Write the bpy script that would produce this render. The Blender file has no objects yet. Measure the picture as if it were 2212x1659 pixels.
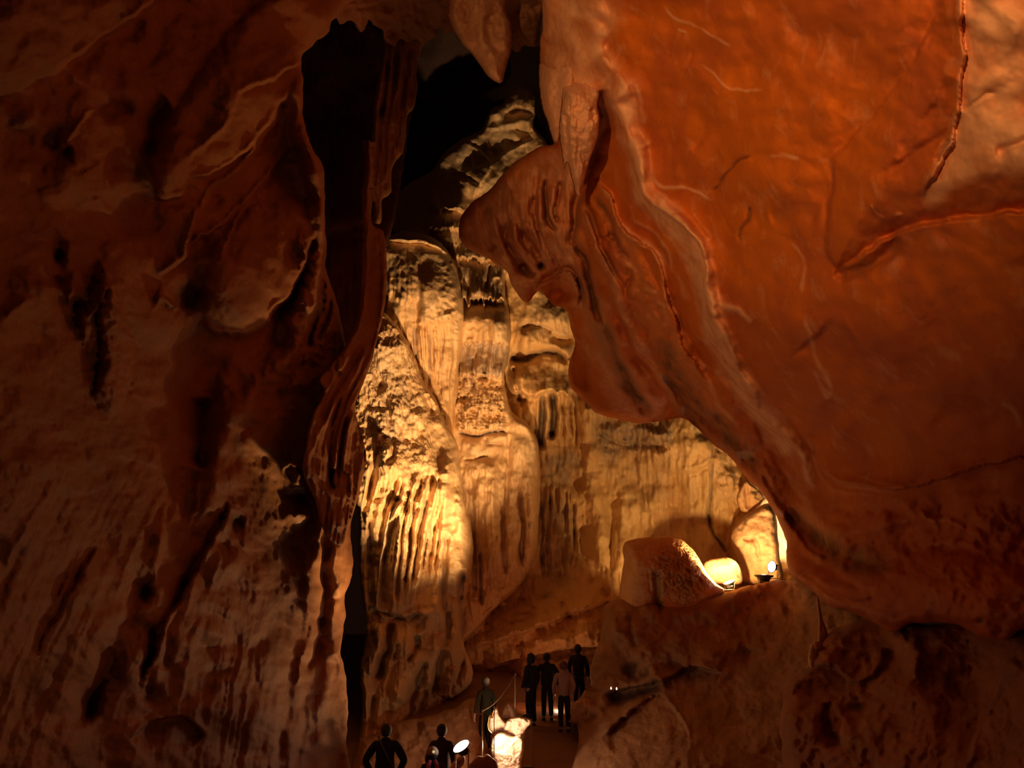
import bpy, bmesh, math, random
import numpy as np
from mathutils import Vector, Matrix

SC = bpy.context.scene
COL = SC.collection
R = math.radians
# ------------------------------------------------------------------ camera
FPX = 1720.0
PITCH = R(18.0)
CAM = np.array([0.0, 0.0, 1.6])
FW = np.array([0.0, math.cos(PITCH), math.sin(PITCH)])
UP = np.array([0.0, -math.sin(PITCH), math.cos(PITCH)])
RT = np.array([1.0, 0.0, 0.0])
cd = bpy.data.cameras.new('camera')
cam = bpy.data.objects.new('camera', cd)
COL.objects.link(cam)
cam.location = CAM.tolist()
cam.rotation_euler = (math.pi / 2 + PITCH, 0, 0)
cd.sensor_width = 36.0
cd.lens = FPX / 2212.0 * 36.0
cd.clip_end = 200
SC.camera = cam
SC.view_settings.view_transform = 'Standard'
SC.view_settings.look = 'None'
SC.view_settings.gamma = 1.0
SC.view_settings.use_curve_mapping = False
SC.view_settings.exposure = 0.0

SC.cycles.diffuse_bounces = 3; SC.cycles.glossy_bounces = 2; SC.cycles.max_bounces = 4

def at(px, py, d):
    """A place in the cave: the photo point and its distance along the view."""
    p = CAM + d * (FW + RT * ((px - 1106.0) / FPX) + UP * ((829.5 - py) / FPX))
    return Vector(p.tolist())

# ------------------------------------------------------------------ world
w = bpy.data.worlds.new('world'); SC.world = w
w.use_nodes = True
w.node_tree.nodes['Background'].inputs[0].default_value = (1.0, 0.34, 0.17, 1)
w.node_tree.nodes['Background'].inputs[1].default_value = 0.006

# ------------------------------------------------------------------ lights
def spot(name, loc, aim, power, col, ang=90, blend=0.6, size=0.08):
    l = bpy.data.lights.new(name, 'SPOT')
    l.energy = power; l.color = col; l.spot_size = R(ang); l.spot_blend = blend
    l.shadow_soft_size = size
    o = bpy.data.objects.new(name, l); COL.objects.link(o)
    o.location = loc
    o.rotation_euler = (Vector(aim) - Vector(loc)).to_track_quat('-Z', 'Y').to_euler()
    return o
def point(name, loc, power, col, size=0.08):
    l = bpy.data.lights.new(name, 'POINT')
    l.energy = power; l.color = col; l.shadow_soft_size = size
    o = bpy.data.objects.new(name, l); COL.objects.link(o)
    o.location = loc
    return o
WARM = (1.0, 0.50, 0.17)
AMBER = (1.0, 0.40, 0.13)
RED = (1.0, 0.30, 0.10)
# floodlight on the ledge behind the mound, washing the flowstone
spot('light_flowstone', at(1645, 1216, 22.9), at(880, 930, 24.2), 1000, (1.0, 0.52, 0.17), 88, 1.0, 0.22)
# strong floodlight standing on the path, washing the flowstone from below
spot('light_path_flood', at(1135, 1538, 17.0), at(930, 860, 25.0), 9000, (1.0, 0.59, 0.26), 57, 0.7, 0.24)
# low lamp in front of the small bright rock
spot('light_small_rock', at(1570, 1244, 21.6), at(1470, 1170, 25.0), 900, (1.0, 0.58, 0.22), 150, 0.5, 0.05)
spot('light_standing_rock', at(1672, 1226, 23.0), at(1640, 1100, 25), 260, (1.0, 0.62, 0.3), 100, 0.6, 0.06)
spot('light_slit', at(1722, 1160, 24.6), at(1672, 1110, 27), 700, (1.0, 0.8, 0.5), 100, 0.6, 0.06)
# spots added low on the path for left-wall rims and edge
spot('light_left_wall', at(1060, 1575, 16.8), at(560, 520, 11.5), 620, (1.0, 0.40, 0.12), 84, 0.8, 0.12)
spot('light_left_edge', at(1050, 1580, 16.6), at(728, 1130, 13.3), 1800, (1.0, 0.46, 0.14), 27, 1.0, 0.12)
point('light_path_rocks', at(1078, 1600, 15.5), 75, (1.0, 0.62, 0.38), 0.05)
point('light_path_back', at(1204, 1534, 21.6), 25, (1.0, 0.55, 0.3), 0.04)
spot('light_path_roof', at(1130, 1535, 20.9), at(1180, 1370, 24), 90, (1.0, 0.30, 0.10), 110, 0.9, 0.08)
spot('light_terrace', at(996, 1600, 13.0), at(1390, 1400, 19), 110, (1.0, 0.45, 0.18), 60, 1.0, 0.12)  # spot added at the oval floodlight to brighten the terrace rock
# unseen lamp behind the viewer for the right-hand roof; added side fills for both walls
spot('light_right_roof', (-4.0, -4.0, 3.0), at(1600, -60, 9.2), 6500, (1.0, 0.45, 0.15), 47, 1.0, 0.12)
spot('light_right_side', (-2.2, 0.5, 0.9), at(1500, 850, 14), 75, (1.0, 0.30, 0.11), 100, 1.0, 0.2)
spot('light_left_side', (2.4, 4.0, 0.2), at(200, 1150, 7), 40, (1.0, 0.42, 0.18), 110, 1.0, 0.15)

# ------------------------------------------------------------------ numpy noise
_rng = np.random.RandomState(7)
_P = np.tile(_rng.permutation(512), 3)
_G = np.stack([np.cos(np.linspace(0, 2*np.pi, 64, endpoint=False)),
               np.sin(np.linspace(0, 2*np.pi, 64, endpoint=False))], 1)
def perlin(x, y, seed=0):
    x = np.asarray(x, float) + seed * 17.31; y = np.asarray(y, float) + seed * 9.77
    xi = np.floor(x).astype(int); yi = np.floor(y).astype(int)
    xf = x - xi; yf = y - yi
    xi &= 511; yi &= 511
    u = xf*xf*xf*(xf*(xf*6-15)+10); v = yf*yf*yf*(yf*(yf*6-15)+10)
    def g(ix, iy, dx, dy):
        h = _P[_P[ix & 511] + (iy & 511)] & 63
        return _G[h, 0]*dx + _G[h, 1]*dy
    a = g(xi, yi, xf, yf); b = g(xi+1, yi, xf-1, yf)
    c = g(xi, yi+1, xf, yf-1); d = g(xi+1, yi+1, xf-1, yf-1)
    return (a + u*(b-a) + v*((c + u*(d-c)) - (a + u*(b-a)))) * 1.5
def fbm(x, y, oct=4, seed=0, gain=0.5):
    s = 0; a = 1.0
    for i in range(oct):
        s = s + a * perlin(x, y, seed + i*3); x = x*2.03; y = y*2.03; a *= gain
    return s
def ridged(x, y, oct=3, seed=0):
    s = 0; a = 1.0
    for i in range(oct):
        s = s + a * (0.5 - np.abs(perlin(x, y, seed + i*3))); x = x*2.1; y = y*2.1; a *= 0.5
    return s
def sstep(a, b, x):
    t = np.clip((x - a) / (b - a), 0, 1); return t*t*(3-2*t)

def P(s):
    return np.array([[float(q) for q in p.split(',')] for p in s.split()])
def catmull(p, closed=False, step=7.0):
    n = len(p); out = []
    if n == 2 and not closed:
        k = max(2, int(np.hypot(*(p[1]-p[0]))/step))
        return np.array([p[0] + (p[1]-p[0])*i/k for i in range(k+1)])
    for i in range(n if closed else n-1):
        if closed: a, b, c, d = p[i-1], p[i], p[(i+1) % n], p[(i+2) % n]
        else: a, b, c, d = p[max(i-1, 0)], p[i], p[i+1], p[min(i+2, n-1)]
        k = max(1, int(np.hypot(*(c-b))/step))
        for j in range(k):
            t = j/k
            out.append(0.5*((2*b) + (-a+c)*t + (2*a-5*b+4*c-d)*t*t + (-a+3*b-3*c+d)*t**3))
    if not closed: out.append(p[-1])
    return np.array(out)
def tps(ctrl):
    c = np.asarray(ctrl, float); xy = c[:, :2]/500.0; z = c[:, 2]; n = len(c)
    def U(r2): return np.where(r2 > 1e-12, r2*np.log(np.maximum(r2, 1e-12)), 0)
    K = U(((xy[:, None]-xy[None])**2).sum(-1)) + np.eye(n)*0.02
    A = np.zeros((n+3, n+3)); A[:n, :n] = K; A[:n, n] = 1; A[:n, n+1:] = xy
    A[n, :n] = 1; A[n+1:, :n] = xy.T
    b = np.zeros(n+3); b[:n] = z
    s = np.linalg.solve(A, b)
    def f(X, Y):
        X = X/500.0; Y = Y/500.0
        o = s[n] + s[n+1]*X + s[n+2]*Y
        for i in range(n):
            o = o + s[i]*U((X-xy[i, 0])**2 + (Y-xy[i, 1])**2)
        return o
    return f
def segdist(X, Y, pts, pad):
    """distance, signed side and run (0..1) to a polyline, on a regular grid X,Y (index ij = y,x)"""
    D2 = np.full(X.shape, 1e12); S = np.zeros(X.shape); T = np.zeros(X.shape)
    gx = X[0]; gy = Y[:, 0]
    L = np.r_[0, np.cumsum(np.hypot(*(pts[1:]-pts[:-1]).T))]; tot = max(L[-1], 1e-6)
    for i in range(len(pts)-1):
        a, b = pts[i], pts[i+1]
        x0 = np.searchsorted(gx, min(a[0], b[0])-pad); x1 = np.searchsorted(gx, max(a[0], b[0])+pad)
        y0 = np.searchsorted(gy, min(a[1], b[1])-pad); y1 = np.searchsorted(gy, max(a[1], b[1])+pad)
        if x1 <= x0 or y1 <= y0: continue
        sl = (slice(y0, y1), slice(x0, x1))
        ab = b-a; l2 = max(ab@ab, 1e-9)
        px = X[sl]-a[0]; py = Y[sl]-a[1]
        t = np.clip((px*ab[0]+py*ab[1])/l2, 0, 1)
        d2 = (px-t*ab[0])**2 + (py-t*ab[1])**2
        m = d2 < D2[sl]
        D2[sl] = np.where(m, d2, D2[sl])
        S[sl] = np.where(m, np.sign(ab[0]*py-ab[1]*px), S[sl])
        T[sl] = np.where(m, (L[i]+t*(L[i+1]-L[i]))/tot, T[sl])
    return np.sqrt(D2), S, T
def inside(px, py, poly):
    c = np.zeros(px.shape, bool); n = len(poly); j = n-1
    for i in range(n):
        xi, yi = poly[i]; xj, yj = poly[j]
        m = ((yi > py) != (yj > py))
        if yi != yj:
            c ^= m & (px < (xj-xi)*(py-yi)/(yj-yi)+xi)
        j = i
    return c

# ---- relief operations: each takes the field record F (X, Y warped grids) and adds height in photo-pixel units
class Field: pass
def C(kind, pts, w, h, v=0.0, k=0.0, taper=0.1):
    pts = catmull(P(pts))
    def op(F):
        w0, w1 = (w if isinstance(w, tuple) else (w, w))
        wm = max(w0, w1)
        pad = wm*(6 if kind in 'skL' else 3.2) + 6
        d, s, t = segdist(F.X, F.Y, pts, pad)
        # small wander so no line looks drawn
        ok = d < pad
        s = np.where(s == 0, 1, s)
        d = np.where(ok, np.abs(d*s + F.wob*min(3.0, wm*0.3)), 1e5)
        ww = (w0 + (w1-w0)*t) * (1 + 0.35*F.wn)
        tp = np.minimum(1, np.minimum(t, 1-t)/max(taper, 1e-3))**0.7 if taper > 0 else 1
        q = d/ww
        if kind == 'r': g = np.exp(-q*q)
        elif kind == 'g': g = -np.exp(-q*q)
        elif kind == 's': g = np.exp(-q)
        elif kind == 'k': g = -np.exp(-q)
        elif kind == 'b': g = np.clip(1-q**4, 0, 1)          # flat-topped band
        else:   # L: step, high on the right-hand side of the drawn direction (side>0), dropping on the other
            sm = sstep(-1, 1, d*s/max(3.0, wm*0.2))
            g = sm*np.exp(-q*0.5) - (1-sm)*np.exp(-q*1.6)*0.6
        F.H += np.where(ok, g*tp*h*(1+0.25*F.wn), 0)
        msk = np.exp(-q*q*0.8)*tp
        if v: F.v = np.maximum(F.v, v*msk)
        if k: F.k = np.maximum(F.k, k*msk)  # dark colour along the line; in grooves it stands in for shade
    return op
def B(cx, cy, rx, ry, h, rot=0, p=1.0, v=0.0, k=0.0, flat=False):
    """rounded swelling"""
    def op(F):
        c, s = math.cos(R(rot)), math.sin(R(rot))
        dx = F.X-cx; dy = F.Y-cy
        q = ((dx*c+dy*s)/rx)**2 + ((-dx*s+dy*c)/ry)**2
        g = np.exp(-q**p) if not flat else np.sqrt(np.clip(1-q, 0, 1))
        F.H += g*h
        if v: F.v = np.maximum(F.v, v*np.exp(-q*q))
        if k: F.k = np.maximum(F.k, k*np.exp(-q*q))  # sunken pits painted dark, deepening their shade
    return op
def M(kind, poly, amt, soft=12):
    """paint a mineral mask inside a polygon"""
    poly = catmull(P(poly), True, 14)
    def op(F):
        ins = inside(F.X, F.Y, poly)
        cl = np.vstack([poly, poly[:1]])
        d, s, t = segdist(F.X, F.Y, cl, soft*3)
        g = np.where(ins, 1.0, 0.0)
        g = np.where(d < soft, np.where(ins, 0.5+0.5*d/soft, 0.5-0.5*d/soft), g)
        g = np.clip(g + F.wob*0.15*(g > 0.02)*(g < 0.98), 0, 1)
        setattr(F, kind, np.maximum(getattr(F, kind), amt*g))
    return op
def N(per, h, seed=0, oct=4, aspect=1.0, ang=0.0, kind='f', mask=None):
    def op(F):
        c, s = math.cos(R(ang)), math.sin(R(ang))
        u = (F.X*c + F.Y*s)/per; vv = (-F.X*s + F.Y*c)/(per*aspect)
        n = fbm(u, vv, oct, seed) if kind == 'f' else (ridged(u, vv, oct, seed)*2-0.6)
        F.H += n*h*(mask(F) if mask else 1)
    return op
def FL(lines, per, h, seed=0, mask=None, along=14.0, kind='r'):
    """flutes that follow traced flow lines: lines = [(value, pts)...]"""
    ctrl = []
    for val, pts in lines:
        q = catmull(P(pts), False, 70)
        ctrl += [(a[0], a[1], val) for a in q]
    f = tps(ctrl)
    def op(F):
        xs, ys = F.X[::6, ::6], F.Y[::6, ::6]
        g = f(xs, ys)
        # upsample bilinearly
        iy = np.arange(F.X.shape[0])/6.0; ix = np.arange(F.X.shape[1])/6.0
        iy = np.clip(iy, 0, g.shape[0]-1.001); ix = np.clip(ix, 0, g.shape[1]-1.001)
        y0 = iy.astype(int); x0 = ix.astype(int); fy = (iy-y0)[:, None]; fx = (ix-x0)[None]
        g = (g[y0][:, x0]*(1-fy)*(1-fx)+g[y0+1][:, x0]*fy*(1-fx)+g[y0][:, x0+1]*(1-fy)*fx+g[y0+1][:, x0+1]*fy*fx)
        v = F.Y/(per*along) + F.X/(per*along*1.7)
        if kind == 'r': n = 1-2.2*np.abs(perlin(g/per, v, seed)) + 0.5*(1-2.2*np.abs(perlin(g/per*2.3, v*1.7, seed+5)))-0.8
        else: n = perlin(g/per, v, seed) + 0.5*perlin(g/per*2.2, v*2, seed+3)
        F.H += n*h*(mask(F) if mask else 1)*np.clip(0.75+0.9*perlin(F.X/(per*7), F.Y/(per*9), seed+40), 0.1, 1.6)
    return op
def MARK(F):
    F.mk = F.H.copy()
def BOOST(k):
    def op(F): F.H = F.mk+(F.H-F.mk)*k
    return op
def PL(poly, h, soft=40, p=0.5):
    """raise (or sink) the ground inside a polygon with a rounded shoulder"""
    poly = catmull(P(poly), True, 14)
    def op(F):
        ins = inside(F.X, F.Y, poly)
        d, s, t = segdist(F.X, F.Y, np.vstack([poly, poly[:1]]), soft*1.05)
        F.H += np.where(ins, h*(1-(1-np.clip(d/soft, 0, 1))**2), 0)
    return op
def box(x0, x1, y0, y1, s=25):
    return lambda F: sstep(x0-s, x0+s, F.X)*(1-sstep(x1-s, x1+s, F.X))*sstep(y0-s, y0+s, F.Y)*(1-sstep(y1-s, y1+s, F.Y))
def ell(cx, cy, rx, ry, rot=0):
    def f(F):
        c, s = math.cos(R(rot)), math.sin(R(rot)); dx = F.X-cx; dy = F.Y-cy
        return np.exp(-((((dx*c+dy*s)/rx)**2+((-dx*s+dy*c)/ry)**2))**1.5)
    return f
def TIER(x0, x1, yt, yb, h, per=9, jag=14, seed=0, s=10, drip=5, tilt=0.0):
    """a flowstone tier: swells towards a lip at yb, where it breaks into hanging flutes"""
    def op(F):
        xm = sstep(x0-s, x0+s, F.X)*(1-sstep(x1-s, x1+s, F.X))
        yb2 = yb + tilt*(F.X-(x0+x1)/2) + jag*perlin(F.X/(per*1.3), F.Y*0+seed, seed) + jag*0.6*perlin(F.X/(per*4), F.Y*0+seed, seed+4)
        t = (F.Y-yt)/np.maximum(yb2-yt, 5)
        g = np.where(t < 0, 0, np.where(t < 1, np.sin(np.clip(t, 0, 1)*math.pi/2)**0.8, np.exp(-np.clip((t-1)*(yb-yt)/3.0, 0, 50))))
        fl = (1-2.0*np.abs(perlin(F.X/per, F.Y/(per*16), seed+2)))*sstep(0.25, 0.9, t)*(t < 1.02)
        F.H += xm*(g*h + fl*drip)
    return op

# ------------------------------------------------------------------ object helpers
def tag(o, label=None, cat=None, group=None, kind=None):
    if label: o['label'] = label
    if cat: o['category'] = cat
    if group: o['group'] = group
    if kind: o['kind'] = kind
    return o
def link_mesh(name, verts, faces, mat, parent=None, smooth=True, masks=None, origin=None):
    verts = np.asarray(verts, np.float64)
    if origin is None:
        lo = verts.min(0); hi = verts.max(0); origin = np.array([(lo[0]+hi[0])/2, (lo[1]+hi[1])/2, lo[2]])
    origin = np.asarray(origin, float)
    me = bpy.data.meshes.new(name)
    me.vertices.add(len(verts))
    me.vertices.foreach_set('co', (verts-origin).astype(np.float32).ravel())
    faces = np.asarray(faces, np.int32); k = faces.shape[1]
    me.loops.add(faces.size); me.polygons.add(len(faces))
    me.loops.foreach_set('vertex_index', faces.ravel())
    me.polygons.foreach_set('loop_start', np.arange(0, faces.size, k, dtype=np.int32))
    me.polygons.foreach_set('loop_total', np.full(len(faces), k, np.int32))
    me.polygons.foreach_set('use_smooth', np.full(len(faces), smooth))
    me.update(calc_edges=True)
    if masks is not None:
        a = me.attributes.new('mask', 'FLOAT_COLOR', 'POINT')
        a.data.foreach_set('color', np.asarray(masks, np.float32).ravel())
    me.materials.append(mat)
    o = bpy.data.objects.new(name, me); COL.objects.link(o)
    o.location = origin.tolist()
    if parent is not None:
        o.parent = parent; o.location = (Vector(origin.tolist())-parent.location)
    return o

def slab(name, outline, ctrl, ops, mat, step=4.0, edge=(40, 60), back=1.5, wob=2.0, warp=4.0, jag=2.0,
         closed=False, sm=7.0, seed=1, hs=1.0, parent=None, clampd=(2, 60)):
    """one body of rock: a traced outline at its own distance, a relief in depth, rounded edges that run back"""
    poly = catmull(P(outline), True, sm)
    if jag > 0:
        nx = perlin(poly[:, 0]/23.0, poly[:, 1]/23.0, seed+11)+0.5*perlin(poly[:, 0]/9.0, poly[:, 1]/9.0, seed+12)
        ny = perlin(poly[:, 0]/23.0, poly[:, 1]/23.0, seed+21)+0.5*perlin(poly[:, 0]/9.0, poly[:, 1]/9.0, seed+22)
        poly = poly + np.stack([nx, ny], 1)*jag
    lo = poly.min(0); hi = poly.max(0)
    gx = np.arange(lo[0]-step, hi[0]+2*step, step); gy = np.arange(lo[1]-step, hi[1]+2*step, step)
    X, Y = np.meshgrid(gx, gy)
    cin = inside(X[:-1, :-1]+step/2, Y[:-1, :-1]+step/2, poly)
    used = np.zeros(X.shape, bool); cnt = np.zeros(X.shape, int)
    for a in (0, 1):
        for b in (0, 1):
            sl = (slice(a, X.shape[0]-1+a), slice(b, X.shape[1]-1+b))
            used[sl] |= cin; cnt[sl] += cin
    cl = np.vstack([poly, poly[:1]])
    E, _, _ = segdist(X, Y, cl, max(edge[0]*1.3, 12))
    E = np.minimum(E, 1e5)
    F = Field()
    wx = perlin(X/60.0, Y/60.0, seed)*warp + perlin(X/19.0, Y/19.0, seed+1)*warp*0.4
    wy = perlin(X/60.0, Y/60.0, seed+2)*warp + perlin(X/19.0, Y/19.0, seed+3)*warp*0.4
    F.X0, F.Y0 = X, Y
    F.X, F.Y = X, Y
    F.wob = perlin(X/31.0, Y/31.0, seed+5)+0.5*perlin(X/12.0, Y/12.0, seed+6)
    F.wn = perlin(X/47.0, Y/47.0, seed+8)
    F.H = np.zeros(X.shape); F.v = np.zeros(X.shape); F.k = np.zeros(X.shape); F.p = np.zeros(X.shape)
    F.E = E
    for op in ops: op(F)
    # domain warp of the finished relief (smooth resample)
    def resample(A):
        sx = np.clip((X+wx-gx[0])/step, 0, X.shape[1]-1.001); sy = np.clip((Y+wy-gy[0])/step, 0, X.shape[0]-1.001)
        x0 = sx.astype(int); y0 = sy.astype(int); fx = sx-x0; fy = sy-y0
        return A[y0, x0]*(1-fx)*(1-fy)+A[y0, x0+1]*fx*(1-fy)+A[y0+1, x0]*(1-fx)*fy+A[y0+1, x0+1]*fx*fy
    if warp > 0:
        F.H = resample(F.H); F.v = resample(F.v); F.k = resample(F.k); F.p = resample(F.p)
    D0 = tps(ctrl)(X[::4, ::4], Y[::4, ::4]) if len(ctrl) >= 3 else np.full(X[::4, ::4].shape, ctrl[0][2])
    g = D0; iy = np.clip(np.arange(X.shape[0])/4.0, 0, g.shape[0]-1.001); ix = np.clip(np.arange(X.shape[1])/4.0, 0, g.shape[1]-1.001)
    if g.shape[0] < 2 or g.shape[1] < 2: D0 = np.full(X.shape, g.mean())
    else:
        y0 = iy.astype(int); x0 = ix.astype(int); fy = (iy-y0)[:, None]; fx = (ix-x0)[None]
        D0 = (g[y0][:, x0]*(1-fy)*(1-fx)+g[y0+1][:, x0]*fy*(1-fx)+g[y0][:, x0+1]*(1-fy)*fx+g[y0+1][:, x0+1]*fy*fx)
    D0 = np.clip(D0, *clampd)
    t = np.clip(1-E/edge[0], 0, 1)
    rnd = 1-np.sqrt(np.clip(1-t*t, 0, 1))
    D = D0 - (hs*F.H*(1-rnd*0.7))*D0/FPX + rnd*edge[1]*D0/FPX
    # snap border vertices to the outline
    Xs, Ys = X.copy(), Y.copy()
    bnd = used & (cnt < 4)
    bi = np.argwhere(bnd)
    q = np.stack([X[bnd], Y[bnd]], 1)
    a = cl[:-1]; b = cl[1:]
    best = np.full(len(q), 1e12); bp = q.copy()
    for i in range(len(a)):
        ab = b[i]-a[i]; l2 = max(ab@ab, 1e-9)
        tt = np.clip(((q-a[i])@ab)/l2, 0, 1); pp = a[i]+tt[:, None]*ab
        d2 = ((q-pp)**2).sum(1); m = d2 < best
        best[m] = d2[m]; bp[m] = pp[m]
    mv = best < (1.6*step)**2
    Xs[bi[mv, 0], bi[mv, 1]] = bp[mv, 0]; Ys[bi[mv, 0], bi[mv, 1]] = bp[mv, 1]
    D[bnd] = (D0 + edge[1]*D0/FPX)[bnd]
    idx = -np.ones(X.shape, int); idx[used] = np.arange(used.sum())
    def world(x, y, d):
        return CAM + d[:, None]*(FW + RT*((x-1106.0)/FPX)[:, None] + UP*((829.5-y)/FPX)[:, None])
    V = world(Xs[used], Ys[used], D[used])
    mk = np.stack([F.v, F.k, F.p, np.ones(X.shape)], -1)[used]
    ci = np.argwhere(cin); r, c = ci[:, 0], ci[:, 1]
    faces = np.stack([idx[r, c], idx[r+1, c], idx[r+1, c+1], idx[r, c+1]], 1)
    n0 = len(V)
    # directed border edges
    e = np.concatenate([faces[:, [0, 1]], faces[:, [1, 2]], faces[:, [2, 3]], faces[:, [3, 0]]])
    key = e[:, 0].astype(np.int64)*n0+e[:, 1]; rev = e[:, 1].astype(np.int64)*n0+e[:, 0]
    be = e[~np.isin(key, rev)]
    allV = [V]; allM = [mk]; allF = [faces]
    if closed:
        # back of the body: same plan, swelling away from the viewer, its own lumps
        Db = (D0 + edge[1]*D0/FPX) + back*np.sqrt(np.clip(E/max(E[used].max(), 1), 0, 1))*(1+0.25*perlin(X/40, Y/40, seed+31))
        inner = used & ~bnd
        j = -np.ones(X.shape, int); j[inner] = np.arange(inner.sum())+n0; j[bnd] = idx[bnd]
        allV.append(world(X[inner], Y[inner], Db[inner]))
        allM.append(mk.reshape(-1, 4)[np.searchsorted(np.flatnonzero(used.ravel()), np.flatnonzero(inner.ravel()))])
        allF.append(np.stack([j[r, c], j[r, c+1], j[r+1, c+1], j[r+1, c]], 1))
    else:
        # the edge runs back as a rounded flank
        bv = np.unique(be); m = {v: i for i, v in enumerate(bv)}
        fy_, fx_ = np.nonzero(used)
        bx = Xs[used][bv]; by = Ys[used][bv]; bd = D[used][bv]
        # inward direction from the distance field
        gyE, gxE = np.gradient(np.where(cin.any() and used, E, -E))
        nx = gxE[fy_[bv], fx_[bv]]; ny = gyE[fy_[bv], fx_[bv]]
        L = np.hypot(nx, ny)+1e-6; nx /= L; ny /= L
        prev = bv
        base = n0
        for inn, dz in ((1.0, 0.10), (3, 0.3), (8, 0.65), (16, 1.0)):
            allV.append(world(bx+nx*inn, by+ny*inn, bd+back*dz)); allM.append(mk[bv])
            cur = base+np.arange(len(bv)); base += len(bv)
            pa = {v: p for v, p in zip(bv, prev)}
            a1 = np.array([pa[x] for x in be[:, 0]]); a2 = np.array([pa[x] for x in be[:, 1]])
            ca = {v: p for v, p in zip(bv, cur)}
            b1 = np.array([ca[x] for x in be[:, 0]]); b2 = np.array([ca[x] for x in be[:, 1]])
            allF.append(np.stack([a2, a1, b1, b2], 1)); prev = cur
    o = link_mesh(name, np.concatenate(allV), np.concatenate(allF), mat, parent, True, np.concatenate(allM))
    return o

# ------------------------------------------------------------------ materials
def rock_mat(name, c1, c2, pale, dark, bump=0.35, scale=1.0, rough=0.75, pop=0.0, stretch=(1, 1, 1), fine=1.0, spec=0.35):
    m = bpy.data.materials.new(name); m.use_nodes = True
    nt = m.node_tree; nd = nt.nodes; lk = nt.links
    b = nd['Principled BSDF']
    tc = nd.new('ShaderNodeTexCoord')
    mp = nd.new('ShaderNodeMapping'); mp.inputs['Scale'].default_value = stretch
    lk.new(tc.outputs['Object'], mp.inputs[0])
    at_ = nd.new('ShaderNodeAttribute'); at_.attribute_name = 'mask'
    sep = nd.new('ShaderNodeSeparateColor'); lk.new(at_.outputs['Color'], sep.inputs[0])
    def noise(sc, det=6, dist=0.0, rg=0.6):
        n = nd.new('ShaderNodeTexNoise'); n.inputs['Scale'].default_value = sc*scale
        n.inputs['Detail'].default_value = det; n.inputs['Distortion'].default_value = dist
        n.inputs['Roughness'].default_value = rg
        lk.new(mp.outputs[0], n.inputs['Vector']); return n
    def mix(fac, a, bb):
        x = nd.new('ShaderNodeMix'); x.data_type = 'RGBA'
        if isinstance(fac, float): x.inputs[0].default_value = fac
        else: lk.new(fac, x.inputs[0])
        for s, v in ((6, a), (7, bb)):
            if isinstance(v, tuple): x.inputs[s].default_value = (*v, 1)
            else: lk.new(v, x.inputs[s])
        return x.outputs[2]
    def mr(src, a, bb, c=0.0, d=1.0):
        x = nd.new('ShaderNodeMapRange'); lk.new(src, x.inputs[0])
        x.inputs[1].default_value = a; x.inputs[2].default_value = bb; x.inputs[3].default_value = c; x.inputs[4].default_value = d
        return x.outputs[0]
    def math_(op, a, bb):
        x = nd.new('ShaderNodeMath'); x.operation = op
        for s, v in ((0, a), (1, bb)):
            if isinstance(v, (int, float)): x.inputs[s].default_value = v
            else: lk.new(v, x.inputs[s])
        return x.outputs[0]
    n1 = noise(0.55, 3, 0.8); n2 = noise(3.2, 5, 0.3); n3 = noise(14, 4, 0, 0.65)
    col = mix(mr(n1.outputs[0], 0.38, 0.62), c1, c2)
    col = mix(math_('MULTIPLY', mr(n2.outputs[0], 0.55, 0.75), 0.35), col, pale)
    col = mix(math_('MULTIPLY', mr(n3.outputs[0], 0.56, 0.72), 0.30), col, dark)
    # pale mineral veins, dark stained bands; also lit rims and groove shade painted in
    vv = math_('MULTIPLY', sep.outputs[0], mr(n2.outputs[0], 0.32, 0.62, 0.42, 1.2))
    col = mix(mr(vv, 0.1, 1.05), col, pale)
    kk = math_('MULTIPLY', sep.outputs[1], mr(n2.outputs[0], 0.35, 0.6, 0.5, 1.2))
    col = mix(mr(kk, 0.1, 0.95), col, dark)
    lk.new(col, b.inputs['Base Color'])
    b.inputs['Roughness'].default_value = rough
    b.inputs['Specular IOR Level'].default_value = spec
    h = math_('ADD', math_('MULTIPLY', n2.outputs[0], 0.6), math_('MULTIPLY', n3.outputs[0], 0.22*fine))
    if pop > 0:
        vo = nd.new('ShaderNodeTexVoronoi'); vo.inputs['Scale'].default_value = 8.5*scale
        lk.new(mp.outputs[0], vo.inputs['Vector'])
        pp = math_('MULTIPLY', math_('MULTIPLY', vo.outputs['Distance'], sep.outputs[2]), -pop)
        h = math_('ADD', h, pp)
    bm_ = nd.new('ShaderNodeBump'); bm_.inputs['Strength'].default_value = bump; bm_.inputs['Distance'].default_value = 0.12
    lk.new(h, bm_.inputs['Height']); lk.new(bm_.outputs[0], b.inputs['Normal'])
    return m
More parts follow.
